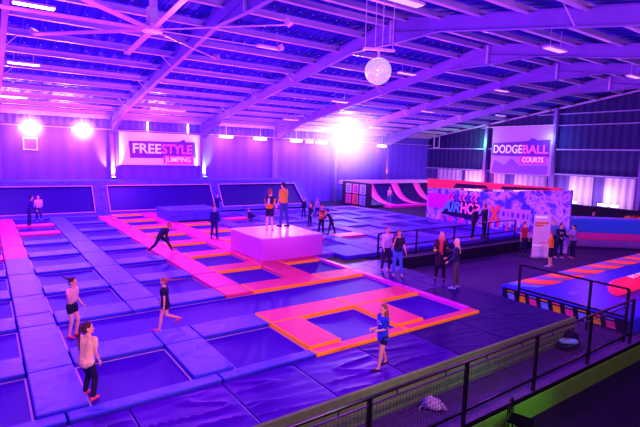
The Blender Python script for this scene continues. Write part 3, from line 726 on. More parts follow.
# wall-hung battens
WL = [(2.58,5.48,'leftmost on the back wall, very bright',2), (5.59,5.48,'second on the back wall, very bright',2), (16.04,5.48,'first right of the freestyle banner',1), (19.11,5.44,'second right of the freestyle banner',1), (22.69,5.4,'third right of the freestyle banner',1), (25.4,5.35,'just left of the spotlight',1), (32.9,5.3,'just right of the spotlight',1)]
LAMP2 = mat('bright_batten', (1,.9,1), .4, emit=30, ecol=(1,.7,1))
for x, z, w, k in WL:
    t = thing('wall_batten', f'glowing batten light hung on the wall, {w}', 'light', (x, 35.75, z), 0, 'batten lights along the back wall')
    MB().box(-.62,.62,-.06,.06,.1,.16).build('housing', WHITE, t)
    MB().box(-.6 if k == 2 else -.55,.6 if k == 2 else .55,-.1,.1,-.1 if k == 2 else -.06,.1).build('diffuser', LAMP2 if k == 2 else LAMP, t, bevel=.03)
    MB().box(-.02,.02,-.02,.02,.16,.9).build('rod', PURL, t)
t = thing('red_sign', 'small red lit sign beside the spotlight', 'sign', (24.1, 35.75, 5.25))
MB().box(-.4,.4,-.05,.05,0,.42).build('housing', WHITE, t)
m = MB()
for k in range(3): m.box(-.34+k*.25,-.34+k*.25+.17,-.07,-.05,.08,.34)
m.build('lit_marks', mat('red_led', (1,.1,.2), .4, emit=5, ecol=(1,.1,.35)), t)
# stage spotlight that glares
t = thing('spotlight', 'dazzling white spotlight on the back wall', 'spotlight', (27.2, 34.2, 5.75))
MB().tube((0,.1,0),(.3,.75,.1),.3,20).build('housing', BLACK, t)
MB().ell((0,0,0),.34,.16,.34,nu=24,nv=12).build('lens', mat('spot_lens', (1,1,1), .2, emit=260, ecol=(.95,.85,1)), t, smooth=True)
m = MB(); m.beam((-.4,.4,0),(-.4,.4,.8),.05,.05,up=(1,0,0)); m.beam((.45,.5,0),(.45,.5,.8),.05,.05,up=(1,0,0)); m.beam((-.4,.4,.8),(.45,.5,.8),.05,.05); m.build('yoke', BLACK, t)
# framed square on the wall at left
t = thing('wall_frame', 'small pale square frame on the back wall under the left light', 'frame', (2.6, 36.4, 4.05))
m = MB(); 
for a in ((-.42,.42,0,.07),(-.42,.42,.75,.82),(-.42,-.35,.07,.75),(.35,.42,.07,.75)): m.box(a[0],a[1],-.05,.02,a[2],a[3])
m.build('border', mat('frame_pale', (.8,.6,.9), .5), t)
MB().box(-.35,.35,-.01,.02,.07,.75).build('panel', WALLM, t)
# rectangular bracket boxes near far corner
t = thing('basket_frame', 'small pale metal frame hung high near the far corner', 'frame', (38.9, 33.9, 5.3))
m = MB()
for x in (-.4,.4): m.box(x-.04,x+.04,-.04,.04,0,1.3)
m.box(-.4,.4,-.04,.04,0,.08); m.box(-.4,.4,-.04,.04,1.22,1.3)
m.build('bars', PURL, t)
for x, w in ((9.95,'left'), (12.95,'right')):
    t = thing('pendant_tube', f'short vertical lit tube above the freestyle banner, {w} of two', 'light', (x, 35.9, 5.66))
    MB().tube((0,0,0),(0,0,.62),.05,10).build('tube', LAMP, t)
    MB().tube((0,0,.62),(0,0,.75),.03,8).build('cap', WHITE, t)
# column uplighters
UP = [((7.5,35.7,2.17),(1,.7,.9),'lilac','left of the freestyle banner'), ((14.25,35.7,2.17),(.2,.7,1),'cyan','right of the freestyle banner')]
for (x,y,z), c_, w, q in UP:
    t = thing('uplighter', f'small {w} uplighter at the column foot {q}', 'light', (x,y,z)); MB().box(-.12,.12,-.1,.1,0,.14).build('housing', BLACK, t, bevel=.02)
    MB().box(-.1,.1,-.08,.08,.141,.16).build('lens', mat('uplens_'+w, c_, .3, emit=12, ecol=c_), t)

# ------------------------------------------------------------------ bags
def remesh(mb, name, mats, vox, parent=None, smooth_it=1):
    me = mb.mesh('tmp', mats); o = bpy.data.objects.new('tmp', me); C.objects.link(o)
    md = o.modifiers.new('r', 'REMESH'); md.mode = 'VOXEL'; md.voxel_size = vox
    if smooth_it:
        s = o.modifiers.new('s', 'SMOOTH'); s.iterations = smooth_it; s.factor = .5
    bpy.context.view_layer.update()
    me2 = bpy.data.meshes.new_from_object(o.evaluated_get(bpy.context.evaluated_depsgraph_get()))
    bpy.data.objects.remove(o); bpy.data.meshes.remove(me); me2.name = name
    me2.materials.clear()
    for m in (mats if isinstance(mats, (list,tuple)) else [mats]): me2.materials.append(m)
    for p in me2.polygons: p.use_smooth = True
    return put(name, me2, parent)
def checker(name, a, b_, sc_):
    m = mat(name, a, .8); nt = m.node_tree; tc = nt.nodes.new('ShaderNodeTexCoord'); ck = nt.nodes.new('ShaderNodeTexChecker'); ck.inputs['Scale'].default_value = sc_
    ck.inputs['Color1'].default_value = (*a,1); ck.inputs['Color2'].default_value = (*b_,1)
    nt.links.new(tc.outputs['Object'], ck.inputs['Vector']); nt.links.new(ck.outputs['Color'], nt.nodes['Principled BSDF'].inputs['Base Color']); return m
t = thing('cloth_bag', 'slumped white patterned bag lying on the walkway behind the rail', 'bag', (7.05, 5.85, F0), R(-30)); t.scale = (.66,.66,.72)
m = MB(); m.ell((0,0,.17),.27,.2,.17); m.ell((.1,-.05,.12),.25,.18,.12); m.ell((-.1,.02,.25),.16,.15,.14); m.cone((.2,-.06,.12),.08,(.36,-.1,.05),.05)
remesh(m, 'bag_body', checker('bag_print', (.95,.85,.85), (.7,.55,.75), 22), .02, t)
m = MB(); m.ell((-.26,.03,.17),.09,.14,.17); remesh(m, 'side_pocket', mat('bag_violet', (.35,.2,.9), .6), .02, t)
m = MB(); m.tube((-.33,0,.12),(-.44,-.05,.08),.015); m.tube((-.44,-.05,.08),(-.42,-.08,.02),.015); m.build('strap', WHITE, t)
t = thing('blue_pouch', 'pale blue and pink pouch lying on a dark rucksack by the rail', 'bag', (12.45, 5.95, F0+.16), R(-40))
m = MB(); m.ell((-.15,0,.09),.18,.14,.09); m.ell((.15,0,.09),.18,.14,.09); m.ell((0,0,.09),.2,.15,.09); remesh(m, 'pouch_body', mat('pouch_blue', (.3,.5,1), .5, emit=.15), .02, t)
m = MB(); m.ell((-.12,-.04,.16),.12,.07,.04); remesh(m, 'flap', mat('pouch_pink', (1,.25,.5), .5, emit=.1), .015, t)
t.scale = (.75,.75,.75)
t = thing('rucksack', 'black rucksack slumped on the walkway under the pale pouch', 'bag', (12.6, 6.0, F0))
m = MB(); m.ell((0,0,.1),.4,.24,.12); m.ell((.25,.1,.2),.25,.2,.2); m.ell((-.2,.02,.08),.25,.2,.1); remesh(m, 'bag_body', BLACK, .025, t)
m = MB()
for k in range(6): m.tube((.25+.14*math.cos(PI*k/6),.1,.36+.12*math.sin(PI*k/6)),(.25+.14*math.cos(PI*(k+1)/6),.1,.36+.12*math.sin(PI*(k+1)/6)),.015)
m.build('strap', BLACK, t)

# ------------------------------------------------------------------ people
def cmat(c, n='cloth', e=0.0):
    key = n+'_%02x%02x%02x' % tuple(int(255*x) for x in c); return mat(key, c, .75, var=.1, scale=6, emit=e)
SKIN = mat('skin', (1.0,.52,.32), .55, var=.05); EYE = mat('eye_dark', (.02,.015,.02), .3); LIP = mat('lip', (.75,.2,.22), .5)
def person(label, loc, face, h, pose=None, top=(.05,.05,.2), top_len=1.0, sleeve=.55, leg='trousers', legc=(.03,.02,.08), legl=1.0, shoe=(.1,.05,.2), hair=(.1,.05,.06), hairstyle='short', kid=False, near=False, group=None, tail=None, emblem=None, scarf=None, jump=0.0, skirt=0.0, bib=None, skin=None):
    P = dict(lean=3, hl=3, hr=-3, kl=4, kr=4, al=4, ar=4, sl=4, sr=4, sal=9, sar=9, el=12, er=12, hp=0, hy=0, side=0)
    if pose: P.update(pose)
    vox = .011 if near else .02
    s = h/1.75
    def rx(a): return Matrix.Rotation(R(a), 3, 'X')
    def ry(a): return Matrix.Rotation(R(a), 3, 'Y')
    # trunk frame
    T = rx(-P['lean']) @ ry(P['side'])
    pel = Vector((0,0,.95)); tp = lambda x, y, z: pel + T @ Vector((x, y, z-.95))
    skm = skin or SKIN
    legs = {}
    for sg, n in ((-1,'l'),(1,'r')):
        hip = Vector((sg*.085, 0, .91)); A = rx(P['h'+n]) @ ry(-sg*P['a'+n]); kn = hip + A @ Vector((0,0,-.43))
        B = rx(P['h'+n]-P['k'+n]) @ ry(-sg*P['a'+n]); an = kn + B @ Vector((0,0,-.42)); fa = P['h'+n]-P['k'+n]; Fm = rx(max(-55, min(30, fa))*.6)
        toe = an + Fm @ Vector((0,.17,-.035)); heel = an + Fm @ Vector((0,-.045,-.035)); legs[n] = (hip, kn, an, toe, heel)
    arms = {}
    for sg, n in ((-1,'l'),(1,'r')):
        sh = tp(sg*.17, 0, 1.41); A = T @ rx(P['s'+n]) @ ry(-sg*P['sa'+n]); el = sh + A @ Vector((0,0,-.28))
        B = A @ rx(P['e'+n]); wr = el + B @ Vector((0,0,-.25)); arms[n] = (sh, el, wr, B, sg)
    hk = 1.13 if kid else 1.0
    hc = tp(0,.0,1.47) ; HM = T @ Matrix.Rotation(R(-P['hy']), 3, 'Z') @ rx(-P['hp']+P['lean']*.6); hp_ = lambda x, y, z: hc + HM @ Vector((x*hk, y*hk, z*hk))
    low = min(min(l[3].z, l[4].z) for l in legs.values()) - .038
    # --- body
    m = MB()
    m.cone(tp(-.06,0,.95),.1,tp(-.05,0,1.12),.092); m.cone(tp(.06,0,.95),.1,tp(.05,0,1.12),.092)
    m.cone(tp(-.05,0,1.12),.092,tp(-.085,0,1.33),.098); m.cone(tp(.05,0,1.12),.092,tp(.085,0,1.33),.098)
    m.cone(tp(-.15,0,1.405),.055,tp(.15,0,1.405),.055); m.cone(tp(-.06,-.01,1.41),.06,tp(0,.0,1.5),.05); m.cone(tp(.06,-.01,1.41),.06,tp(0,.0,1.5),.05)
    m.cone(tp(0,0,1.42),.055,hp_(0,.01,.07),.052)
    m.ell(hp_(0,0,.17),.074*hk,.092*hk,.105*hk,HM,16,12); m.ell(hp_(0,.025,.1),.056*hk,.066*hk,.068*hk,HM,12,10)
    m.cone(hp_(0,.09,.155),.011*hk,hp_(0,.108,.125),.016*hk,6); m.ell(hp_(0,.075,.075),.03*hk,.025*hk,.02*hk,HM)
    for sg in (-1,1): m.ell(hp_(sg*.076,-.005,.14),.012*hk,.024*hk,.033*hk,HM,8,6)
    for n, (sh, el, wr, B, sg) in arms.items():
        m.cone(sh,.052,el,.038); m.cone(el,.038,wr,.026)
        hcn = wr + B @ Vector((0,.005,-.055)); m.ell(hcn,.02,.036,.05,B,10,8)
        Rr = .0092 if near else .011
        for k, (oy, L, sp) in enumerate(((-.03,.062,-10),(-.01,.074,-3),(.011,.07,3),(.03,.056,9))):
            b0 = wr + B @ Vector((0,oy,-.09)); Q = B @ rx(sp) @ ry(sg*18); b1 = b0 + Q @ Vector((0,0,-L*.55)); Q2 = Q @ ry(sg*28); b2 = b1 + Q2 @ Vector((0,0,-L*.45))
            m.cone(b0,Rr,b1,Rr*.95,6); m.cone(b1,Rr*.95,b2,Rr*.8,6)
        b0 = wr + B @ Vector((-sg*.008,.03,-.04)); b1 = b0 + B @ Vector((-sg*.012,.034,-.03)); b2 = b1 + B @ Vector((-sg*.006,.008,-.03)); m.cone(b0,.013,b1,.011,6); m.cone(b1,.011,b2,.009,6)
    for n, (hip, kn, an, toe, heel) in legs.items():
        mid = kn.lerp(an, .3) + Vector((0,-.008,0))
        m.cone(hip,.088,kn,.055); m.cone(kn,.052,mid,.054); m.cone(mid,.054,an,.034); m.cone(heel,.034,toe,.03); m.cone(an,.035,heel,.034); m.cone(an,.034,an.lerp(toe,.7),.034)
    up = Vector((0,0,-low + jump/s))
    t = thing('person', label, 'person', loc, -R(35.5+face), group)
    t.scale = (s, s, s)
    def fin(m_, n_, mt, v=None, si=2):
        m_.v = [tuple(Vector(v_)+up) for v_ in m_.v]; return remesh(m_, n_, mt, v or vox, t, si)
    fin(m, 'body', skm)
    # --- top
    D = .016
    m = MB(); zb = .95 + (1-top_len)*.3
    m.cone(tp(-.06,0,zb),.1+D,tp(-.05,0,max(zb+.02,1.14)),.094+D); m.cone(tp(.06,0,zb),.1+D,tp(.05,0,max(zb+.02,1.14)),.094+D)
    m.cone(tp(0,0,zb),.09+D,tp(0,0,1.33),.095+D)
    m.cone(tp(-.05,0,1.14),.094+D,tp(-.085,0,1.33),.1+D); m.cone(tp(.05,0,1.14),.094+D,tp(.085,0,1.33),.1+D); m.cone(tp(-.15,0,1.4),.058+D,tp(.15,0,1.4),.058+D)
    if skirt: m.cone(tp(0,0,zb),.13,tp(0,0,zb-skirt),.16); m.cone(tp(-.06,0,zb),.11,tp(-.08,0,zb-skirt),.12); m.cone(tp(.06,0,zb),.11,tp(.08,0,zb-skirt),.12)
    for n, (sh, el, wr, B, sg) in arms.items():
        if sleeve <= 1: m.cone(sh,.055+D,sh.lerp(el,sleeve),.048+D)
        else: m.cone(sh,.055+D,el,.042+D); m.cone(el,.042+D,el.lerp(wr,.9),.032+D)
    fin(m, 'shirt' if sleeve <= 1 else 'jacket', cmat(top, 'top'))
    # --- legs
    m = MB()
    zt = 1.0
    m.cone(tp(-.06,0,.93),.104+D*.6,tp(-.05,0,zt),.1+D*.6); m.cone(tp(.06,0,.93),.104+D*.6,tp(.05,0,zt),.1+D*.6); m.cone(tp(-.05,0,zt),.1+D*.5,tp(.05,0,zt),.1+D*.5)
    for n, (hip, kn, an, toe, heel) in legs.items():
        if leg == 'shorts': m.cone(hip,.092+D,hip.lerp(kn,legl),.075+D)
        else: m.cone(hip,.09+D*.8,kn,.058+D*.8); m.cone(kn,.058+D*.8,kn.lerp(an,.3),.055+D*.8); m.cone(kn.lerp(an,.3),.055+D*.8,kn.lerp(an,.92),.04+D*.8)
    fin(m, 'shorts' if leg == 'shorts' else 'trousers', cmat(legc, 'leg'))
    # --- shoes
    if shoe:
        for n, (hip, kn, an, toe, heel) in legs.items():
            m = MB(); m.cone(heel,.042,toe,.038); m.cone(an.lerp(heel,.5),.04,heel,.042); m.cone(an.lerp(heel,.5),.04,an.lerp(toe,.7),.041); fin(m, 'shoe', cmat(shoe, 'shoe'))
    # --- hair
    m = MB(); m.ell(hp_(0,-.014,.186),.083*hk,.096*hk,.103*hk,HM,14,10); m.ell(hp_(0,-.045,.13),.076*hk,.062*hk,.08*hk,HM,12,8)
    if hairstyle == 'long':
        for x in (-.05,0,.05): m.cone(hp_(x,-.06,.12),.045*hk,tp(x*1.3,-.12,1.25),.03)
        for sg in (-1,1): m.cone(hp_(sg*.07,-.01,.12),.025*hk,tp(sg*.1,.02,1.36),.028)
    if hairstyle == 'tail':
        m.cone(hp_(0,-.09,.2),.03,hp_(0,-.12,.2),.034); p0 = hp_(0,-.12,.2); tl = [Vector(q) for q in (tail or ((0,-.1,-.1),(0,-.12,-.3)))]
        prev = p0; rr = .034
        for q in tl: nx = p0+q; m.cone(prev, rr, nx, rr*.8); prev = nx; rr *= .8
    if hairstyle == 'bun': m.ell(hp_(0,-.09,.24),.05,.05,.05)
    hm = fin(m, 'hair', cmat(hair, 'hair'), max(vox, .013) if near else .018)
    # face details
    for sg in (-1,1):
        e_ = MB(); e_.ell(hp_(sg*.03,.088,.165)+up,.012*hk,.007*hk,.008*hk,HM,8,6); e_.build('eye', EYE, t, smooth=True)
    e_ = MB(); e_.ell(hp_(0,.09,.095)+up,.02*hk,.007*hk,.006*hk,HM,8,6); e_.build('mouth', LIP, t, smooth=True)
    if emblem:
        e_ = MB()
        for k in range(14):
            a0 = 2*PI*k/14; a1 = 2*PI*(k+1)/14; q = lambda a: tp(.05+.05*math.cos(a), .119, 1.28+.05*math.sin(a))+up
            e_.tube(q(a0), q(a1), .013, 6)
        e_.obox(tp(-.06,.118,1.28)+up,.07,.012,.04,T)
        e_.build('shirt_emblem', WHITE, t)
    if bib:
        e_ = MB(); e_.cone(tp(-.06,-.01,1.2),.121,tp(-.085,-.01,1.35),.124); e_.cone(tp(.06,-.01,1.2),.121,tp(.085,-.01,1.35),.124); e_.cone(tp(-.17,0,1.4),.08,tp(.17,0,1.4),.08); fin(e_, 'dark_vest', cmat(bib, 'vest'))
        e_ = MB(); e_.box(-.05,.05,-.15,-.128,1.12,1.37)
        e_.v = [tuple(tp(*v_)+up) for v_ in e_.v]; e_.build('white_number', WHITE, t)
    if scarf:
        e_ = MB(); e_.cone(tp(-.06,.03,1.45),.05,tp(.06,.03,1.45),.05); e_.cone(tp(-.03,.1,1.42),.035,tp(-.04,.125,.98),.04); e_.cone(tp(.03,.1,1.42),.035,tp(.04,.125,1.05),.04); fin(e_, 'scarf', cmat(scarf, 'scarf'))
    return t

BL = (.02,.015,.05); JEAN = (.12,.2,.75); OR = (1,.36,.03)
person('girl in blue T-shirt walking bare-legged on the dark front apron', (6.4,6.68,.02), -118, 1.33, dict(hl=17,hr=-12,kl=6,kr=10,sl=-8,sr=-4,el=98,er=88,sal=-10,sar=-10,lean=2,hy=-15), top=(.04,.09,.75), leg='shorts', legl=.35, legc=BL, shoe=(.05,.03,.05), hair=(.3,.13,.08), hairstyle='long', kid=True, near=True, emblem=True, skirt=.08)
person('girl in pale pink top and black leggings bouncing on front trampoline', (1.28,8.55,-.03), 12, 1.36, dict(hl=30,hr=16,kl=46,kr=32,lean=9,hy=48,sl=8,sr=8,el=16,er=22,sal=5,sar=4), top=(1.0,.7,.4), legc=BL, shoe=(1,.12,.2), hair=(.1,.03,.05), hairstyle='tail', tail=((0,-.06,-.18),(.0,-.07,-.36),(.01,-.07,-.5)), kid=True, near=True, skirt=.04)
person('girl in pale crop top and black shorts on left end of lane', (1.5,11.72,-.03), 100, 1.39, dict(hl=16,hr=6,kl=28,kr=18,sl=0,sr=58,el=40,er=135,sal=8,sar=42,al=1,ar=1,lean=4,hp=6), top=(1,.6,.45), top_len=.2, leg='shorts', legl=.3, legc=BL, shoe=(.9,.08,.25), hair=(.1,.03,.06), hairstyle='tail', tail=((-.03,-.1,.0),(-.08,-.24,.04),(-.12,-.36,.06)), kid=True, near=True)
person('child in black T-shirt running left on the lane, reddish ponytail flying', (3.42,11.1,-.03), -92, 1.31, dict(hl=14,hr=0,kl=6,kr=76,sl=-10,sr=14,el=14,er=20,lean=4,hy=0), top=BL, leg='shorts', legl=.28, legc=(.05,.03,.06), shoe=(1,.1,.3), hair=(.5,.14,.14), hairstyle='tail', tail=((0,-.16,-.02),(0,-.34,0),(.02,-.5,.03)), kid=True, near=True, skirt=.1)
person('woman in dark T-shirt and jeans with hand at her chin, by the rail', (12.05,12.0,.0), 172, 1.70, dict(sl=10,sr=35,el=20,er=130,sar=14,hl=6,hr=-3), top=(.03,.03,.08), legc=JEAN, shoe=(.8,.4,.5), hair=(.2,.08,.06), hairstyle='long')
person('man in white long-sleeved shirt standing behind woman in jeans', (12.2,12.75,.0), 160, 1.70, dict(sl=8,sr=12,el=20,er=30), top=(.85,.7,.85), sleeve=1.5, legc=(.05,.02,.12), shoe=(.8,.15,.4), hair=(.45,.2,.12))
person('blonde woman in long dark coat and red scarf holding something yellow', (12.95,10.8,.0), -165, 1.74, dict(sl=25,sr=25,el=85,er=80), top=(.06,.03,.06), sleeve=1.5, skirt=.35, legc=(.03,.015,.05), shoe=(.05,.03,.05), hair=(.85,.5,.25), hairstyle='long', scarf=(.75,.08,.12))
person('blonde woman in dark jacket and grey trousers, seen from her side', (12.6,9.85,.0), -75, 1.68, dict(sl=12,sr=16,el=40,er=45,hl=4,hr=-4), top=(.04,.03,.12), sleeve=1.5, legc=(.12,.09,.13), shoe=(.3,.4,1), hair=(.9,.6,.45), hairstyle='long')
tag(MB().ell((12.55,10.72,1.15),.09,.05,.03).build('snack_packet', mat('yellow_packet', (1,.8,.05), .5, emit=.1), smooth=True), 'small yellow packet held by the woman with the red scarf', 'packet')
person('adult in dark clothes at far left before wall trampoline', (1.9,29.4,.0), 60, 1.72, dict(lean=14,sl=20,sr=25,el=30,er=30), top=(.06,.03,.3), sleeve=1.5, legc=(.04,.02,.2), shoe=(.05,.03,.2), hair=(.05,.02,.1))
person('child in white shirt jumping beside adult at far left', (2.5,31.4,.0), 150, 1.5, dict(hl=30,kl=60,sl=20,sr=30,el=60,er=40), top=(.9,.7,.85), legc=(.05,.03,.2), shoe=(.7,.4,.6), hair=(.08,.03,.08), kid=True)
person('child in dark jacket leaning forward, running across pink aisle', (5.75,19.25,.1), 78, 1.55, dict(lean=52,hl=48,kl=20,hr=-28,kr=20,sl=-30,sr=40,el=40,er=40,hp=-10), top=(.03,.02,.08), sleeve=1.5, legc=(.04,.03,.07), shoe=(1,.25,.5), hair=(.9,.25,.2), kid=True)
person('boy in navy tracksuit with white stripe, standing beside landing mat', (9.0,21.4,.1), 150, 1.58, dict(sl=4,sr=6), top=(.03,.03,.25), sleeve=1.5, legc=(.03,.03,.22), shoe=(.05,.03,.1), hair=(.15,.05,.05), kid=True)
person('small child in dark top standing before the third wall trampoline', (13.0,30.4,.0), 140, 1.4, dict(sl=30,el=80), top=(.04,.02,.15), sleeve=1.5, legc=(.04,.03,.2), shoe=(.3,.1,.3), hair=(.1,.04,.06), kid=True)
person('boy in orange shirt and dark vest on the jump box, back turned', (9.85,17.5,1.02), 15, 1.74, dict(sl=12,sr=8,el=30,er=22,hl=4,hr=-2,hy=25), top=OR, leg='shorts', legl=.6, legc=(.04,.02,.08), shoe=(.95,.5,.6), hair=(.5,.12,.1), kid=True, bib=(.05,.03,.12))
person('tall youth in yellow-orange T-shirt and jeans on the jump box', (10.88,18.05,1.02), -55, 2.0, dict(sl=5,sr=8,el=14,er=18,hl=5,hr=-5,hp=8), top=(1,.5,.08), sleeve=.75, legc=(.08,.09,.4), shoe=(.05,.03,.1), hair=(.06,.03,.05))
person('child in orange shirt sliding on foot of third wall trampoline', (17.4,30.6,.1), 150, 1.3, dict(lean=-10,hl=70,hr=60,kl=70,kr=60,sl=60,sr=50,el=30,er=30), top=(1,.3,.1), legc=(.1,.08,.4), shoe=(1,.4,.6), hair=(.3,.1,.08), kid=True)
person('child crouching low in dark clothes on the pads left of box', (13.3,25.6,.1), -60, 1.3, dict(lean=60,hl=95,hr=90,kl=120,kr=115,sl=50,sr=50,el=20,er=20), top=(.03,.02,.12), sleeve=1.5, legc=(.03,.02,.12), shoe=(.1,.05,.1), hair=(.6,.12,.25), kid=True)
person('boy in black standing just right of the box, left of three', (15.4,22.6,.1), 120, 1.35, dict(sl=15,sr=10,el=40,er=30), top=(.04,.03,.08), sleeve=1.5, legc=(.04,.03,.1), shoe=(.1,.05,.1), hair=(.5,.15,.1), kid=True)
person('boy with orange shirt hem between two children beside the box', (14.5,20.2,.1), 150, 1.5, dict(sl=20,sr=35,el=60,er=60), top=(.95,.32,.06), legc=(.03,.02,.06), shoe=(.1,.05,.1), hair=(.7,.2,.15), kid=True, bib=(.08,.04,.1))
person('child in black with gold trim bending toward boy beside box', (14.98,19.95,.1), -80, 1.4, dict(lean=30,sl=65,sr=60,el=20,er=25,hl=12,hr=-14,al=10,ar=10), top=(.04,.03,.07), sleeve=1.5, legc=(.04,.03,.07), shoe=(.1,.05,.1), hair=(.1,.04,.05), kid=True)
person('small child in lilac farther back, between the children and wall', (18.5,26.3,.0), 170, 1.3, {}, top=(.5,.35,.8), legc=(.05,.03,.2), shoe=(.2,.1,.3), hair=(.2,.08,.06), kid=True)
person('small child in black beside the child in lilac', (17.2,26.0,.1), 140, 1.3, {}, top=(.03,.02,.1), sleeve=1.5, legc=(.03,.02,.1), shoe=(.1,.05,.1), hair=(.25,.1,.06), kid=True)
person('child in pink top climbing the curved ramp between pink runs', (29.3,30.6,.12), 175, 1.45, dict(lean=10,hl=20,hr=-10,kl=25,sl=20,sr=30,el=30,er=30), top=(.95,.45,.75), legc=(.2,.2,.7), shoe=(.8,.4,.7), hair=(.5,.2,.15), kid=True)
person('adult in dark clothes before the mural, left of the pair', (20.75,15.3,.1), 100, 1.78, dict(sl=15,el=60), top=(.025,.015,.06), sleeve=1.5, legc=(.02,.015,.06), shoe=(.6,.4,.6), hair=(.06,.03,.05))
person('adult with reddish hair and dark clothes before the mural, right of pair', (21.7,15.3,.1), -100, 1.85, dict(sr=15,er=60), top=(.02,.012,.05), sleeve=1.5, legc=(.02,.012,.05), shoe=(.05,.03,.06), hair=(.4,.1,.1))
person('person in bright orange T-shirt and black shorts on hall floor', (21.55,11.5,F0), -70, 1.68, dict(sl=20,sr=25,el=55,er=60,hl=5,hr=-4), top=(1,.33,.03), leg='shorts', legl=.85, legc=(.02,.015,.05), shoe=(.75,.5,.7), hair=(.4,.12,.1), hairstyle='short')
person('person in black jacket with white chest mark behind orange T-shirt', (23.9,12.35,F0), 170, 1.82, dict(sl=20,sr=20,el=50,er=60), top=(.03,.02,.09), sleeve=1.5, legc=(.025,.02,.08), shoe=(.7,.4,.6), hair=(.08,.04,.05), emblem=True)
person('person in grey top and dark trousers, right end of the group', (24.5,11.95,F0), -100, 1.75, dict(sl=35,sr=30,el=80,er=70), top=(.4,.3,.6), sleeve=1.5, legc=(.03,.02,.1), shoe=(.7,.2,.4), hair=(.06,.03,.05))
person('person in pale blue top behind the group by the mural', (25.0,13.3,F0), 180, 1.8, {}, top=(.2,.35,1), legc=(.03,.02,.2), shoe=(.1,.05,.2), hair=(.7,.3,.2))
person('person in dark red top standing left of the pull-up banner', (22.7,13.6,F0), 160, 1.8, {}, top=(.6,.05,.12), legc=(.03,.02,.12), shoe=(.1,.05,.1), hair=(.2,.05,.08))
for k, (x, y, w) in enumerate(((27.9, 15.2, 'left of two'), (31.0, 13.2, 'right of two'))):
    person(f'dark-clothed person behind the far inflatable barrier, {w}', (x+1.6, y+1.6, F0), 175, 1.75, dict(sl=20,el=50), top=(.03,.02,.1), sleeve=1.5, legc=(.03,.02,.1), shoe=(.1,.05,.1), hair=(.05,.03,.05))

# ------------------------------------------------------------------ glow balls (self-lit volumes added about the lamps to imitate bloom)
def glow_ball(name, loc, r, col, strength, power, label):
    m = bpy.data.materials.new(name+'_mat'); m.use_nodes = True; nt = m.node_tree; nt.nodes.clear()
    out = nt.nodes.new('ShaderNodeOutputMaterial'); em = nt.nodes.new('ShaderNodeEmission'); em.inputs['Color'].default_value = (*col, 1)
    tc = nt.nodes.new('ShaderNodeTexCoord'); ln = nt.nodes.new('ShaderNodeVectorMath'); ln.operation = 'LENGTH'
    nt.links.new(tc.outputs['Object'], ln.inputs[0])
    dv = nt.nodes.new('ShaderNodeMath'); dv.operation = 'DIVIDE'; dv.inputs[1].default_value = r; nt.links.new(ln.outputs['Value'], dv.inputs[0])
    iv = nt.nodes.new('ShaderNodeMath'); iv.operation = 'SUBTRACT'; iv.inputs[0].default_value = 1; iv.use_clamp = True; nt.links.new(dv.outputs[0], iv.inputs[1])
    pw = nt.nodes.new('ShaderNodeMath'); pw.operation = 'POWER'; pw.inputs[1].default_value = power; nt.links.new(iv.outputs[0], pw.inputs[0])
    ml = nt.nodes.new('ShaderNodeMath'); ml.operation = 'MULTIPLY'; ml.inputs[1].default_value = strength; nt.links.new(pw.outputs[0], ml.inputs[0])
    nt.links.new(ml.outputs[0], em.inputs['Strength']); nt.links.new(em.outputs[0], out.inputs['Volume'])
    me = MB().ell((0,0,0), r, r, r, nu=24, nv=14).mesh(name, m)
    o = put(name, me, None, loc); return tag(o, label, 'glow_ball', None, 'stuff')
glow_ball('lamp_glow', (24.4, 30.6, 5.7), 5.3, (.55,.36,1.0), 1.7, 3.7, 'added ball of glow around the dazzling spotlight')
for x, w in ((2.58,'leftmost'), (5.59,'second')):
    glow_ball('lamp_glow', (x, 35.3, 5.48), .98, (1.0,.4,1.0), 5.5, 1.8, f'added pink ball of glow around the {w} wall batten')

# ------------------------------------------------------------------ lights
def light(kind, loc, col, power, size=0.0, target=None, angle=None, blend=.5, name='lamp_or_fill'):
    l = bpy.data.lights.new(name, kind); l.color = col; l.energy = power
    if kind in ('POINT','SPOT'): l.shadow_soft_size = size
    o = bpy.data.objects.new(name, l); C.objects.link(o); o.location = loc
    if target is not None: o.rotation_euler = (Vector(target)-Vector(loc)).to_track_quat('-Z','Y').to_euler()
    if angle: l.spot_size = R(angle); l.spot_blend = blend
    return o
VL = (.62,.075,1.38); ML = (1.05,.16,1.1); FR = (1.0,.27,.95)
for x, y, p, c_ in ((1,12,520,VL),(1,20,640,VL),(1,29,760,VL),(8,10,440,VL),(9,22,640,ML),(8,31,760,VL),(16,28,600,VL),(15,10,170,VL),(17,19,440,ML),(25,28,540,ML),(24,18,230,VL),(33,28,380,ML),(21,7,70,VL),(31,14,230,ML)):  # unseen points added to wash the hall with violet light
    light('POINT', (x,y,4.9), c_, p)
for x, y, p in ((-1,1,760),(7,0,800),(15,1,300),(24,2,130)):  # unseen fill points added on the camera side
    light('POINT', (x,y,6.0), FR, p)
for x in (2.58, 5.59, 16.04, 19.11, 22.69): light('POINT', (x,35.0,5.0), (1,.3,1), 130)
for x in (1.5, 4.5, 10.5): light('SPOT', (x,35.2,5.7), (1,.35,1), 900, 0, (x+.5,29,8.6), 130, .9)
light('SPOT', (20,33,5.6), (1,.3,.7), 1300, 0, (9.5,13,0), 50, .8)
light('SPOT', (27,33.6,5.7), (.95,.8,1), 700, .1, (12,15,0), 100, .9)
light('POINT', (6,3.2,3.2), (.8,1,.4), 55)  # unseen fill point added to brighten the olive platform face
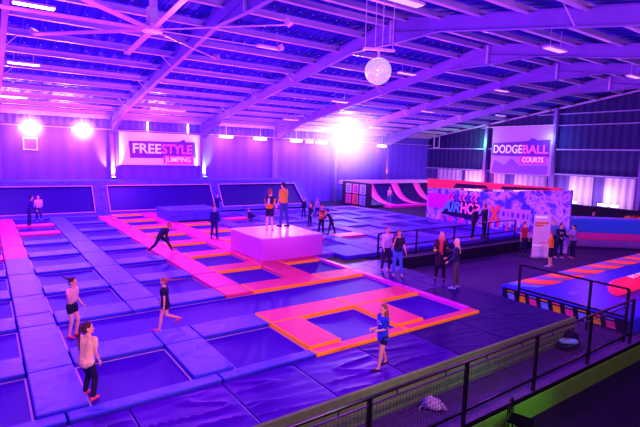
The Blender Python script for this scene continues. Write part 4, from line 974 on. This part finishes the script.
#light('SPOT', (14,4,6.5), (.3,1,.9), 5000, 0, (9.1,13.9,0), 4.5, .9)
light('POINT', (39.6,29.05,5.9), (.06,1,.2), 130)
light('POINT', (39.6,28.9,2.4), (1,.1,.06), 60)
light('POINT', (39.2,22.0,6.2), (.15,.45,1), 90)
light('SPOT', (28.8,35.6,2.2), (1,.15,.12), 90, 0, (28.9,36.3,3.3), 50, .7)
light('SPOT', (33.8,35.3,2.2), (1,.2,.1), 160, 0, (33.8,36,3.4), 50, .7)
light('SPOT', (4,2,6.5), (1,.42,.45), 2600, 0, (10.3,18,1.8), 15, .8)  # unseen camera-side spot added to brighten the box and its boys
light('SPOT', (3,.5,5.6), (1,.42,.4), 1500, 0, (2.6,10.2,.4), 34, .9)  # unseen camera-side spot added to brighten the front children
light('SPOT', (5,.5,5.6), (1,.5,.5), 500, 0, (6.4,6.8,.6), 26, .9)
light('SPOT', (9,2,5.6), (1,.45,.45), 800, 0, (12.6,11,.9), 26, .9)
light('SPOT', (14,5.5,6.0), (1,.45,.45), 900, 0, (22.5,12.2,.6), 26, .9)
light('SPOT', (7.5,35.45,2.35), (1,.75,.95), 700, 0, (7.5,36.2,3.4), 60, .6)
light('SPOT', (14.25,35.45,2.35), (.25,.75,1), 700, 0, (14.25,36.2,3.4), 60, .6)
light('SPOT', (8.6,1.5,2.2), (.5,1,.1), 170, 0, (8.7,5.1,-.75), 40, 1.0)
light('POINT', (39.3,17.5,1.6), (1,.7,1), 90); light('POINT', (39.3,20.5,1.6), (1,.7,1), 90); light('POINT', (39.3,30,1.6), (1,.7,1), 90); light('POINT', (39.3,25.5,1.2), (1,.6,1), 90)

w = bpy.data.worlds.new('hall_air'); sc.world = w; w.use_nodes = True
bg = w.node_tree.nodes['Background']; bg.inputs[0].default_value = (.45,.1,.9,1); bg.inputs[1].default_value = .25

# ------------------------------------------------------------------ camera
yaw, pitch, roll = R(35.48), R(7.095), R(1.63)
fwd = Vector((math.sin(yaw)*math.cos(pitch), math.cos(yaw)*math.cos(pitch), -math.sin(pitch)))
rr = Vector((math.cos(yaw), -math.sin(yaw), 0)); uu = rr.cross(fwd)
r2 = rr*math.cos(roll)+uu*math.sin(roll); u2 = -rr*math.sin(roll)+uu*math.cos(roll)
cam = bpy.data.cameras.new('camera'); cam.sensor_fit = 'HORIZONTAL'; cam.sensor_width = 36; cam.lens = 473.8*36/640; cam.clip_end = 200; cam.clip_start = .05
co = bpy.data.objects.new('camera', cam); C.objects.link(co)
Mx = Matrix((r2, u2, -fwd)).transposed().to_4x4(); Mx.translation = Vector((0,0,4.3)); co.matrix_world = Mx
sc.camera = co
sc.view_settings.view_transform = 'Standard'; sc.view_settings.look = 'Medium High Contrast'; sc.view_settings.exposure = 0
sc.cycles.use_denoising = True
sc.cycles.max_bounces = 5; sc.cycles.diffuse_bounces = 3; sc.cycles.volume_bounces = 0
sc.cycles.sample_clamp_indirect = 4
